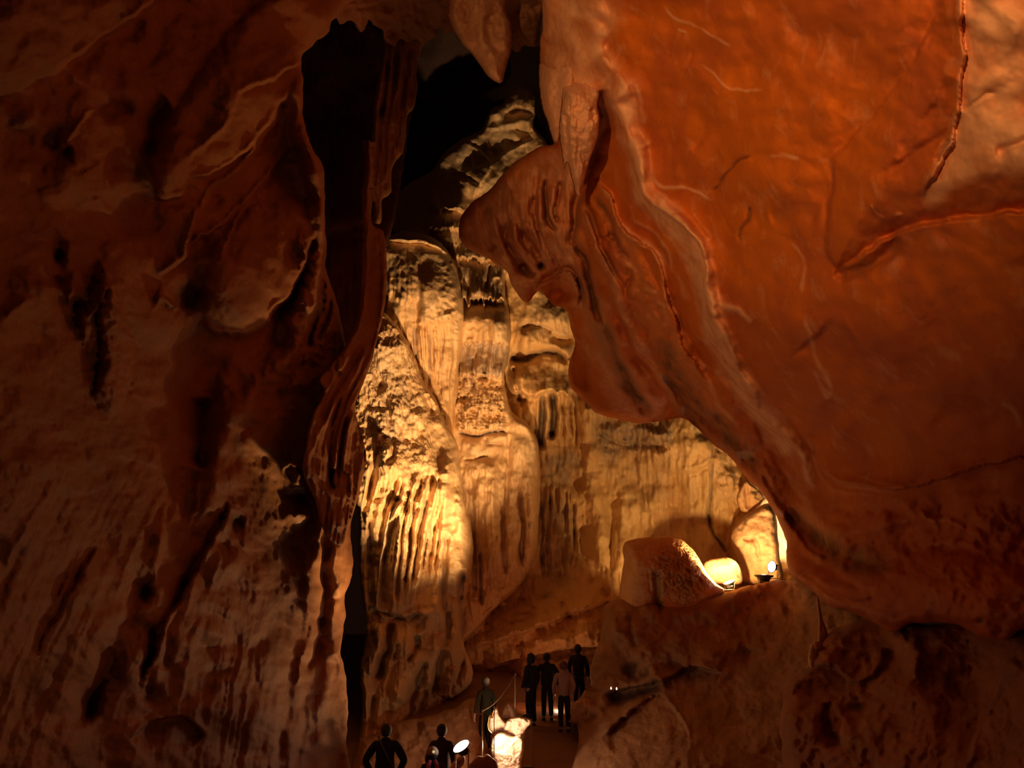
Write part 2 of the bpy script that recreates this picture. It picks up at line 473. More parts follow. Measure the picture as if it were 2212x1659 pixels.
def plain(name, col, rough=0.6, metal=0.0, emit=None, es=0.0, bump=0.0, bscale=40):
    m = bpy.data.materials.new(name); m.use_nodes = True
    nt = m.node_tree; b = nt.nodes['Principled BSDF']
    b.inputs['Base Color'].default_value = (*col, 1); b.inputs['Roughness'].default_value = rough
    b.inputs['Metallic'].default_value = metal
    n = nt.nodes.new('ShaderNodeTexNoise'); n.inputs['Scale'].default_value = bscale
    tc = nt.nodes.new('ShaderNodeTexCoord'); nt.links.new(tc.outputs['Object'], n.inputs['Vector'])
    x = nt.nodes.new('ShaderNodeMix'); x.data_type = 'RGBA'; nt.links.new(n.outputs[0], x.inputs[0])
    x.inputs[6].default_value = (*[c*0.8 for c in col], 1); x.inputs[7].default_value = (*[min(1, c*1.15) for c in col], 1)
    nt.links.new(x.outputs[2], b.inputs['Base Color'])
    if bump:
        bb = nt.nodes.new('ShaderNodeBump'); bb.inputs['Strength'].default_value = bump; bb.inputs['Distance'].default_value = 0.02
        nt.links.new(n.outputs[0], bb.inputs['Height']); nt.links.new(bb.outputs[0], b.inputs['Normal'])
    if emit:
        b.inputs['Emission Color'].default_value = (*emit, 1); b.inputs['Emission Strength'].default_value = es
    return m
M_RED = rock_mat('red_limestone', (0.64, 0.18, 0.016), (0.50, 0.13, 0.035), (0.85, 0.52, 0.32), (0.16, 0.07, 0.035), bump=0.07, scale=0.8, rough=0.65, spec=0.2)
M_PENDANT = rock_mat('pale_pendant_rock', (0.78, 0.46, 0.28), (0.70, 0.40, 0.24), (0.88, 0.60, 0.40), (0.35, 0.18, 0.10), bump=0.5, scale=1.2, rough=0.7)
M_LEFT = rock_mat('brown_limestone', (0.42, 0.21, 0.085), (0.33, 0.165, 0.075), (0.60, 0.33, 0.15), (0.10, 0.05, 0.03), bump=0.35, scale=1.0, rough=0.72, pop=0.4)
M_FLOW = rock_mat('cream_flowstone', (0.80, 0.56, 0.30), (0.72, 0.46, 0.22), (0.90, 0.72, 0.50), (0.34, 0.26, 0.22), bump=0.7, scale=1.0, rough=0.55, pop=0.9, stretch=(1, 1, 0.45), spec=0.45)
M_BACK = rock_mat('ochre_flowstone', (0.74, 0.50, 0.22), (0.66, 0.40, 0.16), (0.78, 0.62, 0.42), (0.27, 0.20, 0.15), bump=0.55, scale=0.9, rough=0.6, pop=1.0, stretch=(1, 1, 0.5))
M_GREY = rock_mat('grey_cave_rock', (0.36, 0.19, 0.09), (0.28, 0.15, 0.08), (0.5, 0.32, 0.18), (0.08, 0.05, 0.04), bump=0.6, scale=1.0, rough=0.8, pop=0.6)
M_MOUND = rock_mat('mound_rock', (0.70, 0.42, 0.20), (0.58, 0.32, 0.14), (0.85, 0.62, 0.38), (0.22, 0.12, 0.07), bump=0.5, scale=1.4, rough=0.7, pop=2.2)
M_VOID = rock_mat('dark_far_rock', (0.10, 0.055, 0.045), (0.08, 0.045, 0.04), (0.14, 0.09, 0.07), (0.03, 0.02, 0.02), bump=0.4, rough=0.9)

# ------------------------------------------------------------------ floor
def _fz(px, py, d):
    p = at(px, py, d); return (p.y, p.z)
_prof = sorted([(-6, 0.0), (2.0, 0.0), (6.0, -0.5), _fz(950, 1790, 14.0), _fz(1180, 1668, 16.6), _fz(1180, 1600, 18.6), _fz(1180, 1556, 20.0),
                _fz(1180, 1535, 21.5), (26, 0.6), (40, 2.0)])
_py = np.array([p[0] for p in _prof]); _pz = np.array([p[1] for p in _prof])
def floor_z(x, y):
    z = np.interp(y, _py, _pz)
    z = z + 0.05*fbm(np.asarray(x)/1.3, np.asarray(y)/1.3, 3, 5)
    return z
gx = np.linspace(-14, 16, 150); gy = np.linspace(-6, 40, 230)
GX, GY = np.meshgrid(gx, gy)
GZ = floor_z(GX, GY) + 0.015*fbm(GX/0.25, GY/0.25, 3, 9)
V = np.stack([GX.ravel(), GY.ravel(), GZ.ravel()], 1)
ii = np.arange(GX.size).reshape(GX.shape)
Fc = np.stack([ii[:-1, :-1].ravel(), ii[:-1, 1:].ravel(), ii[1:, 1:].ravel(), ii[1:, :-1].ravel()], 1)
o = link_mesh('floor', V, Fc, M_GREY, masks=np.tile([0.1, 0.3, 0.2, 1], (len(V), 1)))
tag(o, kind='structure')

# ------------------------------------------------------------------ the dark chamber behind
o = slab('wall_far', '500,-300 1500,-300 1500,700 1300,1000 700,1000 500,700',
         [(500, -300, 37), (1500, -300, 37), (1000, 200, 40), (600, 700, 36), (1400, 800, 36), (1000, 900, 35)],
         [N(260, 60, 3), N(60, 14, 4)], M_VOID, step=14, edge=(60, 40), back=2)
tag(o, kind='structure')
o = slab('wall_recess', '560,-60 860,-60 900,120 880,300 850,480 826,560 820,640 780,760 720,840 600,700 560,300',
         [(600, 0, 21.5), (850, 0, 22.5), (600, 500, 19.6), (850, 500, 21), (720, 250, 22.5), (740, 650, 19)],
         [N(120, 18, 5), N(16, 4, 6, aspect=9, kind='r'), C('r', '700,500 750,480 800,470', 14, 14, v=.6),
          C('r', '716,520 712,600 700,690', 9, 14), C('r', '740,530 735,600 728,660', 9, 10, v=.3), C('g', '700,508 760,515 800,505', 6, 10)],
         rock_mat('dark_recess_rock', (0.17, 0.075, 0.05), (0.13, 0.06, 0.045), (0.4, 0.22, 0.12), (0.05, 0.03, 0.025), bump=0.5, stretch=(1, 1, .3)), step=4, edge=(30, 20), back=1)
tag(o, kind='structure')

# ------------------------------------------------------------------ back wall (ochre)
o = slab('wall_back', '960,480 1060,470 1180,520 1300,600 1450,780 1600,880 1720,960 1760,1100 1740,1260 1600,1330 1380,1390 1240,1400 1130,1420 1020,1440 960,1400 940,1000 940,700',
         [(960, 500, 31), (1180, 560, 31), (1000, 1000, 29.5), (1000, 1400, 26.5), (1200, 1000, 29.2), (1200, 1250, 27.3), (1150, 1380, 24.5), (1280, 1330, 25.0),
          (1400, 950, 28.6), (1400, 1250, 27.2), (1600, 1000, 27.0), (1700, 1100, 26.5), (1600, 1280, 25.6)],
         [N(180, 26, 1), N(50, 7, 2, aspect=1.6), N(13, 2.6, 3, aspect=7, kind='r'), N(9, 1.0, 4, 3),
          # pale bulges under the red shield
          B(1190, 690, 60, 50, 26, v=.3), B(1215, 760, 40, 34, 24), B(1150, 745, 40, 26, 14),
          C('k', '1122,712 1150,702 1180,705 1192,720', 5, 12, k=.5), C('g', '1190,722 1215,735 1240,730', 8, 14),
          C('r', '1196,772 1222,775 1240,780', 5, 8),
          # canopy dome with hanging pillars
          TIER(1105, 1245, 778, 846, 40, per=13, jag=14, seed=3, drip=5), C('g', '1100,768 1130,778 1160,768 1190,764 1228,782', 8, 26, k=.8),
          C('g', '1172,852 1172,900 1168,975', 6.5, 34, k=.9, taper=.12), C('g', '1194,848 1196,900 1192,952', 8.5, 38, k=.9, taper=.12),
          C('g', '1215,860 1217,960', 3.5, 12, taper=.2), C('g', '1232,858 1234,950', 3, 12, taper=.2), C('g', '1244,866 1246,970', 2.5, 10, taper=.2),
          C('g', '1155,860 1157,960', 3, 12, taper=.2), C('r', '1183,850 1181,985', 8, 12, v=.3), C('r', '1207,850 1206,960', 8, 10),
          C('g', '1108,790 1118,830 1124,872', 3.5, 16, k=.5), C('g', '1138,850 1130,868 1122,880', 3.5, 12),
          C('r', '1126,800 1128,830 1124,862', 11, 18), C('r', '1265,860 1272,980 1275,1100', 22, 20),
          # brown coating patches
          M('k', '1288,905 1350,915 1440,912 1450,960 1400,975 1340,985 1320,1000 1290,985', .7, 14), M('k', '1180,985 1240,975 1250,1010 1225,1060 1180,1050', .6, 12),
          M('k', '1350,990 1440,960 1450,1080 1360,1080', .3, 20),
          N(11, 4, 8, 3, aspect=14, kind='r', mask=box(1340, 1460, 960, 1110)),
          C('g', '1292,930 1340,958 1400,962 1448,968', 5, 9), C('r', '1300,940 1360,925 1440,940', 12, 12),
          N(8, 5, 12, 3, aspect=2.5, mask=box(1290, 1450, 915, 985, 12)),
          # lower drip slots
          N(12, 9, 15, 2, aspect=14, kind='r', mask=box(1165, 1250, 1060, 1250, 18)),
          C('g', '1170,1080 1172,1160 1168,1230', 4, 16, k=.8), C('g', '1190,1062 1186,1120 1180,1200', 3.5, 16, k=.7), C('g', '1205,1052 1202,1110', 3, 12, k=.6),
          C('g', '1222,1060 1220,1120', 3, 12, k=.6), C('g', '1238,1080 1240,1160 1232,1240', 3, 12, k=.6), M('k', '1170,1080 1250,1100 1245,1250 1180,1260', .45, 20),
          C('r', '1280,1020 1290,1120 1296,1230', 18, 14), C('r', '1340,1080 1345,1180 1340,1240', 14, 8), C('g', '1318,1080 1320,1240', 6, 8),
          # yellow smooth panel and the crack
          B(1500, 950, 60, 60, 16), C('k', '1551,958 1540,985 1536,1020 1536,1060 1531,1095 1535,1140 1560,1180 1577,1200', 3.2, 16, k=.9),
          C('r', '1460,1020 1500,1012 1545,985', 8, 5), C('g', '1450,1030 1500,1025 1540,1000', 5, 5), C('s', '1490,1020 1492,1090', 2, 4, v=.8),
          C('L', '1447,915 1452,960 1452,1020', 12, 9), M('v', '1540,1000 1590,990 1600,1120 1545,1110', .3, 15), N(10, 3, 21, 3, mask=box(1545, 1600, 980, 1130, 14)),
          # low overhanging roof of the passage
          C('L', '1010,1400 1100,1378 1170,1352 1250,1320 1330,1300', 26, -20), C('r', '1020,1400 1090,1372 1150,1350 1200,1340', 14, 16),
          C('g', '1060,1330 1130,1300 1200,1290', 16, 14), C('g', '1040,1370 1110,1350 1160,1330', 8, 10), N(24, 8, 31, 4, mask=box(1000, 1320, 1270, 1420, 30)),
          ],
         M_BACK, step=2.6, edge=(30, 30), back=3, jag=1.5, warp=3, hs=1.7)
tag(o, kind='structure')

o = slab('wall_passage', '960,1365 1340,1335 1360,1700 940,1700', [(960, 1300, 27.5), (1340, 1300, 27), (1000, 1650, 25), (1340, 1650, 23.5), (1150, 1450, 25)],
         [N(70, 14, 1), N(24, 6, 2, kind='r'), N(9, 2, 3), C('r', '1128,1380 1132,1440 1136,1500 1140,1540', 16, 34, v=.3), C('g', '1090,1400 1090,1500', 16, 24)], M_LEFT, step=3.5, edge=(30, 20), back=1, hs=1.5, seed=4)
tag(o, kind='structure')

# ------------------------------------------------------------------ central flowstone, middle column with its cap
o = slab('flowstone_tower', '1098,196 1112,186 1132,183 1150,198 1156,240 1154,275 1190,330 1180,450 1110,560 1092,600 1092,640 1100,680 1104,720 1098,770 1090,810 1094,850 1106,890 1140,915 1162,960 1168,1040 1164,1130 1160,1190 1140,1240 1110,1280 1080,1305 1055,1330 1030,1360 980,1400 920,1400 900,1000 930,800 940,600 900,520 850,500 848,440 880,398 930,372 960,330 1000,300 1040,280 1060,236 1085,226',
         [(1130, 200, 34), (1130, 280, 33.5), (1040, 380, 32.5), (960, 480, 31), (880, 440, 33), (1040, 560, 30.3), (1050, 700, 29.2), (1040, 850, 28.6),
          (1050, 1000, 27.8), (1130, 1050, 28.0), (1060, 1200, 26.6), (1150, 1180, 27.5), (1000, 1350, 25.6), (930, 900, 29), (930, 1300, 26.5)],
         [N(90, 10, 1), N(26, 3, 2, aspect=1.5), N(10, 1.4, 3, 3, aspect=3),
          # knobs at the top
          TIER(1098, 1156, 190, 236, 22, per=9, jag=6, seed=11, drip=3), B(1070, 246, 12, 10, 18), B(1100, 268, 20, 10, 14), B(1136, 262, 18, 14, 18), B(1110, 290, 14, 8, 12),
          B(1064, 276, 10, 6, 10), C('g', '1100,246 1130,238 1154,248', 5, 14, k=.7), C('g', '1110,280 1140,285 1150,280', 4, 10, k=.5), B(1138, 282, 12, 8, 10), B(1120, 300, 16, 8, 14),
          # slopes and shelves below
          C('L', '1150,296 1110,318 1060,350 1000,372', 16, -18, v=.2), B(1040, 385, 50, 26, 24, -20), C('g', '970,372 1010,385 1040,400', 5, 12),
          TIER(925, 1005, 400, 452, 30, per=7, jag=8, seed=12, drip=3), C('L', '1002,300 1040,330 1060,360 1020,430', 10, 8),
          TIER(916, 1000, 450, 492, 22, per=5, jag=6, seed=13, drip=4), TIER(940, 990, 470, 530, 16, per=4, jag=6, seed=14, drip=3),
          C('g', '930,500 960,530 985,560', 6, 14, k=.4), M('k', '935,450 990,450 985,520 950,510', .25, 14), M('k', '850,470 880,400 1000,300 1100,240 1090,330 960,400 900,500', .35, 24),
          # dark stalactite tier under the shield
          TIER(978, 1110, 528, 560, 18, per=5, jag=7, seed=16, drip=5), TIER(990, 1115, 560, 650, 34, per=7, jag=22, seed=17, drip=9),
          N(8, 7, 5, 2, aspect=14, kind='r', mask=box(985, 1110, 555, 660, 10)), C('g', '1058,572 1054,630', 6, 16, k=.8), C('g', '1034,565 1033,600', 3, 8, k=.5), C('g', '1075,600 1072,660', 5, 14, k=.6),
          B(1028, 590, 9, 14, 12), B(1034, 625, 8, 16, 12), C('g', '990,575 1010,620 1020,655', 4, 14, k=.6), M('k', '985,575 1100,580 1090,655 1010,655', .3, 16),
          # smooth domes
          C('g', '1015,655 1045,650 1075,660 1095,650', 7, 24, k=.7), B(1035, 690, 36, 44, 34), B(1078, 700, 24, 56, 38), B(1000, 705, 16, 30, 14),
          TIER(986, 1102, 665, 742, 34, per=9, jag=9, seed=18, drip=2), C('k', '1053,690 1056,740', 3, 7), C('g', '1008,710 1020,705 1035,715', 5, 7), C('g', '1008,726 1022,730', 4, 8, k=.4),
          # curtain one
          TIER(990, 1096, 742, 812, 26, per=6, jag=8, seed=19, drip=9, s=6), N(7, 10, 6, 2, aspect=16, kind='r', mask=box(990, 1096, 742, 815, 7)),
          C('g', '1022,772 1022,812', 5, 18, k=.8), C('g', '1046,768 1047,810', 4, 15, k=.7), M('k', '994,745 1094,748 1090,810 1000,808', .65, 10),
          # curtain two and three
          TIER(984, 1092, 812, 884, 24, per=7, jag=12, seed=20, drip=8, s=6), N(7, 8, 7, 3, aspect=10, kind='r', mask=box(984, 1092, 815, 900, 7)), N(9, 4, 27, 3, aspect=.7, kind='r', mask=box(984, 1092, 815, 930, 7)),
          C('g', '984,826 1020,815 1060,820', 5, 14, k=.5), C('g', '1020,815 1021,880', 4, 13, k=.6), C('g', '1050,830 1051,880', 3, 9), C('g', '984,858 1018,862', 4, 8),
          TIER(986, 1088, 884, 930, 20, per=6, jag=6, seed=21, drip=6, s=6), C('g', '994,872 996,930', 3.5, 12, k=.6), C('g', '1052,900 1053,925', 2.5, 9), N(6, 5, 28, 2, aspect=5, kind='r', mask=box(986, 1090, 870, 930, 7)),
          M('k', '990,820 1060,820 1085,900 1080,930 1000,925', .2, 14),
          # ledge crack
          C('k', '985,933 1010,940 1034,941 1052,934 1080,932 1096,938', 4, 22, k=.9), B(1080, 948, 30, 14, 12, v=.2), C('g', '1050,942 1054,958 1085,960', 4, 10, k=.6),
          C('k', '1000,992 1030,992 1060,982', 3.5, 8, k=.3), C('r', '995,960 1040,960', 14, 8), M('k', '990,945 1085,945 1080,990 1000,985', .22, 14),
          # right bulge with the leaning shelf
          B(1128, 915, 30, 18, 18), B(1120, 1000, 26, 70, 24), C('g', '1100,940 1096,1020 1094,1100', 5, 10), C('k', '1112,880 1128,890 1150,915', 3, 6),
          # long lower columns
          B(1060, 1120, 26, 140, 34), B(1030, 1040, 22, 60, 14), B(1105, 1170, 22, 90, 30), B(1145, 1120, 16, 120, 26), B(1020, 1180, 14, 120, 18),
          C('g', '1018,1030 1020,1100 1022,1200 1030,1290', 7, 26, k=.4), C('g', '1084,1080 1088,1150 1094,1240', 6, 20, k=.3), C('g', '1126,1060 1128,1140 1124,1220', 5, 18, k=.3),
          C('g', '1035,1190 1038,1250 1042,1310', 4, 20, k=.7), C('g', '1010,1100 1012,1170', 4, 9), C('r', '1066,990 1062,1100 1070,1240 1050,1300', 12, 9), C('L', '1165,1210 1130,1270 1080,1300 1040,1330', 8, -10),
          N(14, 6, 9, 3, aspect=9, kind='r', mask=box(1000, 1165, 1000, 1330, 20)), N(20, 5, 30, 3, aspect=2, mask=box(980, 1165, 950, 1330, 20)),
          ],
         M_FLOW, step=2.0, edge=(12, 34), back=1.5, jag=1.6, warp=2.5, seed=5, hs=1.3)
tag(o, 'tall narrow flowstone column with stacked tiers of dripping curtains and a knobbed top', 'flowstone')

# ------------------------------------------------------------------ central flowstone, big left mass
_fl = lambda s: s
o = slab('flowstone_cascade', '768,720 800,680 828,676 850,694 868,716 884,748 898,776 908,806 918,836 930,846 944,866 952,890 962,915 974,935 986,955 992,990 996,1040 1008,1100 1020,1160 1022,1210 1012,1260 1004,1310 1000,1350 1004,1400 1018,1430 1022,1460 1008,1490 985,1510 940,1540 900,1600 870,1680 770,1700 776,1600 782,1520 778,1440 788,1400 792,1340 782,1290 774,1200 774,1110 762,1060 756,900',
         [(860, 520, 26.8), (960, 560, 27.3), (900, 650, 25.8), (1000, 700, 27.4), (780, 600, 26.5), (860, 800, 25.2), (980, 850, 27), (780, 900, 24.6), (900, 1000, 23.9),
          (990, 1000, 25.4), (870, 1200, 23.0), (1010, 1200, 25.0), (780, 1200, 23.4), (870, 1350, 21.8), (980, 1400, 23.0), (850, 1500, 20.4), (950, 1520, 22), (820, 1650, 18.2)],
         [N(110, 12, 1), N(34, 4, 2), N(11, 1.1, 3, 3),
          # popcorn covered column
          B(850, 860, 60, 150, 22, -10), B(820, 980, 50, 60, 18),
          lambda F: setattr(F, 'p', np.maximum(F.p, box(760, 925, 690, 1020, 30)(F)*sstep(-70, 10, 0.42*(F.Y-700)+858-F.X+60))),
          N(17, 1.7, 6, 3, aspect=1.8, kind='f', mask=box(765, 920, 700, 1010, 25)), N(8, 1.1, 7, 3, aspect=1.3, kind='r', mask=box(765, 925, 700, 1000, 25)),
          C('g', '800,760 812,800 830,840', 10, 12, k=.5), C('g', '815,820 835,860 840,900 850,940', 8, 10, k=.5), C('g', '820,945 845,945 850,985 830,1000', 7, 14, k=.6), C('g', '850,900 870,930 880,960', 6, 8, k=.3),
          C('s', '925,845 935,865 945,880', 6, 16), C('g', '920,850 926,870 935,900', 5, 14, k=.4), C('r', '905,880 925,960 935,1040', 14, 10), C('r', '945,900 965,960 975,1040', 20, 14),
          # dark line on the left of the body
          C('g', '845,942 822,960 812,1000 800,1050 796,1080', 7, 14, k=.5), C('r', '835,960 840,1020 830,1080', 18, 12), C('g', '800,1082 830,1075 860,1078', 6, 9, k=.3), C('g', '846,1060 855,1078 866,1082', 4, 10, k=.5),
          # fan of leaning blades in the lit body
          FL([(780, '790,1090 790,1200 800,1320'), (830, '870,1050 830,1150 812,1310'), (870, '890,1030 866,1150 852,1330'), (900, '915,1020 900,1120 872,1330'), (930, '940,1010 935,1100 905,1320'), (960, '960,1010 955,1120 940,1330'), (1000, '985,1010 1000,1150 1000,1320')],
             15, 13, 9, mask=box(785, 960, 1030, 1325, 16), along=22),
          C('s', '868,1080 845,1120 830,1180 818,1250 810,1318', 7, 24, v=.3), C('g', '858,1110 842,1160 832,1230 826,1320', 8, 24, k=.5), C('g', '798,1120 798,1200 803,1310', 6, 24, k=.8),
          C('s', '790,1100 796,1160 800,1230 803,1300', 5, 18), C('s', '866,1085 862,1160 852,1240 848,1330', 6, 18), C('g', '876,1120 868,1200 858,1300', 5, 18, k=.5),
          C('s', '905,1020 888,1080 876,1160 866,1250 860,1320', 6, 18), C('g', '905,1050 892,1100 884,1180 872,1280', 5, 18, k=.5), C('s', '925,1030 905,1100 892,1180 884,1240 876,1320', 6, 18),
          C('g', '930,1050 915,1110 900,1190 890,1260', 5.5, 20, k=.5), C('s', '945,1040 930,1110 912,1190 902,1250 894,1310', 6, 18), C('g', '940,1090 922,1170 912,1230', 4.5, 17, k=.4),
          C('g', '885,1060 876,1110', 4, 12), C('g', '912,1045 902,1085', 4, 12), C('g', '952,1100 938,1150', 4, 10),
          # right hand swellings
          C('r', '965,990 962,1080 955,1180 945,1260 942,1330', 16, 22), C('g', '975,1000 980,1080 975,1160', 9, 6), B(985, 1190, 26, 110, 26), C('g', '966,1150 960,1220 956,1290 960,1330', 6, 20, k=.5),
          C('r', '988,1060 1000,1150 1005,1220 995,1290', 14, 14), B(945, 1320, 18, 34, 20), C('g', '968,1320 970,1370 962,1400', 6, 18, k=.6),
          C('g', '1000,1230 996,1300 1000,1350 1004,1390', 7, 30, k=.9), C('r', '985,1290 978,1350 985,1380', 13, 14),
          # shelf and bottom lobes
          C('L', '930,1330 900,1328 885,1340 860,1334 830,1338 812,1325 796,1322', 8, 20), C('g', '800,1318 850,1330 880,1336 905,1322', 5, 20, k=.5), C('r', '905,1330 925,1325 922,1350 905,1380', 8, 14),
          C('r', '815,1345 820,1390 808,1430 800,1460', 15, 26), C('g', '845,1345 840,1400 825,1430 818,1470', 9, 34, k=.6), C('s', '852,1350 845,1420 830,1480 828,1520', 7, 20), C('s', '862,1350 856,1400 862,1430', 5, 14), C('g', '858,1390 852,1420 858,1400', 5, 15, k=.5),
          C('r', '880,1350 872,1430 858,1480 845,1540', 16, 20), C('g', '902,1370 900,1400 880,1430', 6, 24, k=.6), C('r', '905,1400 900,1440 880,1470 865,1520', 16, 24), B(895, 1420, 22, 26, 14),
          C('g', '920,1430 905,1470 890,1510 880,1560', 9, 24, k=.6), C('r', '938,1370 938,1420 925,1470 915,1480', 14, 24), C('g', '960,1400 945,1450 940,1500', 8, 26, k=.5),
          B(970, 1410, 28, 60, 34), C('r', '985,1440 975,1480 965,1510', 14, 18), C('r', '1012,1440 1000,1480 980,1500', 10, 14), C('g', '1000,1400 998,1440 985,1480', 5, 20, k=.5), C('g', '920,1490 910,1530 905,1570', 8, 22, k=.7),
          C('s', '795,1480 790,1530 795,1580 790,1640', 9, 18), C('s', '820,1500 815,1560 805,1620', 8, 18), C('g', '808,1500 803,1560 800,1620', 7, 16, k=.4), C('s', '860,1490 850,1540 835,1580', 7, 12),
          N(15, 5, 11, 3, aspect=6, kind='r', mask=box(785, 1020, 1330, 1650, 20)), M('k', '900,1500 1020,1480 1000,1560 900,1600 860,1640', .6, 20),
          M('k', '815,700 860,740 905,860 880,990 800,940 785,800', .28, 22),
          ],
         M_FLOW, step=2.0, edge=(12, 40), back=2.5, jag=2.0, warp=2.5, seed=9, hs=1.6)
tag(o, 'broad cream flowstone cascade with a knobbly upper flank and leaning blades below the dome', 'flowstone')

o = slab('flowstone_dome', '792,440 806,476 836,508 870,500 910,503 945,520 968,545 985,575 996,620 1002,660 1005,700 1001,740 993,790 991,850 984,900 978,960 960,1010 900,1010 800,960 780,800',
         [(860, 520, 27.6), (960, 560, 28.0), (900, 650, 26.8), (1000, 700, 28.0), (780, 600, 27.5), (860, 800, 27.0), (980, 850, 27.8), (780, 800, 27.2), (900, 1000, 27.0)],
         [N(110, 12, 1), N(34, 4, 2), N(11, 1.1, 3, 3),
          # shadowed top platform and the dome
          C('L', '985,585 960,545 930,528 880,522 836,520', 18, 22), B(900, 640, 88, 110, 40), B(955, 620, 40, 80, 20),
          C('r', '940,530 960,545 978,600 992,660 1000,700', 9, 12, k=.25), N(12, 3, 14, 3, aspect=.9, mask=box(940, 1000, 560, 740, 10)),
          N(20, 3.5, 4, 4, aspect=2.2, mask=box(836, 910, 540, 680, 16)), N(30, 3.5, 24, 3, aspect=2.5, kind='r', mask=box(836, 900, 540, 690, 16)),
          TIER(836, 900, 560, 645, 14, per=9, jag=16, seed=2, drip=4), C('g', '900,600 905,650 898,700', 6, 8), C('g', '848,600 860,640', 5, 8),
          TIER(905, 1002, 590, 692, 34, per=12, jag=14, seed=3, drip=4, tilt=-.08), C('r', '905,680 940,690 975,676 998,670', 7, 8, v=.3),
          C('k', '958,650 985,668 990,700', 3, 7), N(9, 4, 33, 3, mask=box(930, 1002, 660, 740, 10)),
          # flutes under the dome
          FL([(840, '835,690 845,760 862,830 905,900'), (870, '872,700 880,780 905,850 935,920'), (905, '903,700 906,780 926,850 945,910'), (940, '940,700 938,780 940,860 958,920'), (975, '982,700 980,780 968,860 966,920'), (1000, '1002,720 996,800 990,880')],
             13, 17, 4, mask=box(842, 1000, 700, 915, 12), along=16),
          C('g', '896,700 897,760 899,790', 4.5, 22, k=.7), C('g', '886,712 888,770', 3, 12, k=.4), C('g', '930,700 930,770 927,840', 4, 16, k=.5), C('g', '960,715 956,780 951,860', 3.5, 16, k=.5), C('g', '945,700 944,760', 3, 11), C('g', '872,720 876,760', 3, 10),
          C('r', '912,700 912,790 925,860', 12, 18), C('r', '968,750 960,830 955,900', 13, 16), C('g', '908,800 925,840 945,880', 5, 10),
          B(975, 700, 24, 22, 12),
          ],
         M_FLOW, step=2.0, edge=(26, 60), back=2.5, jag=1.6, warp=2.5, seed=10, hs=0.95)
tag(o, 'rounded yellow flowstone dome with straight flutes hanging under its lip', 'flowstone')

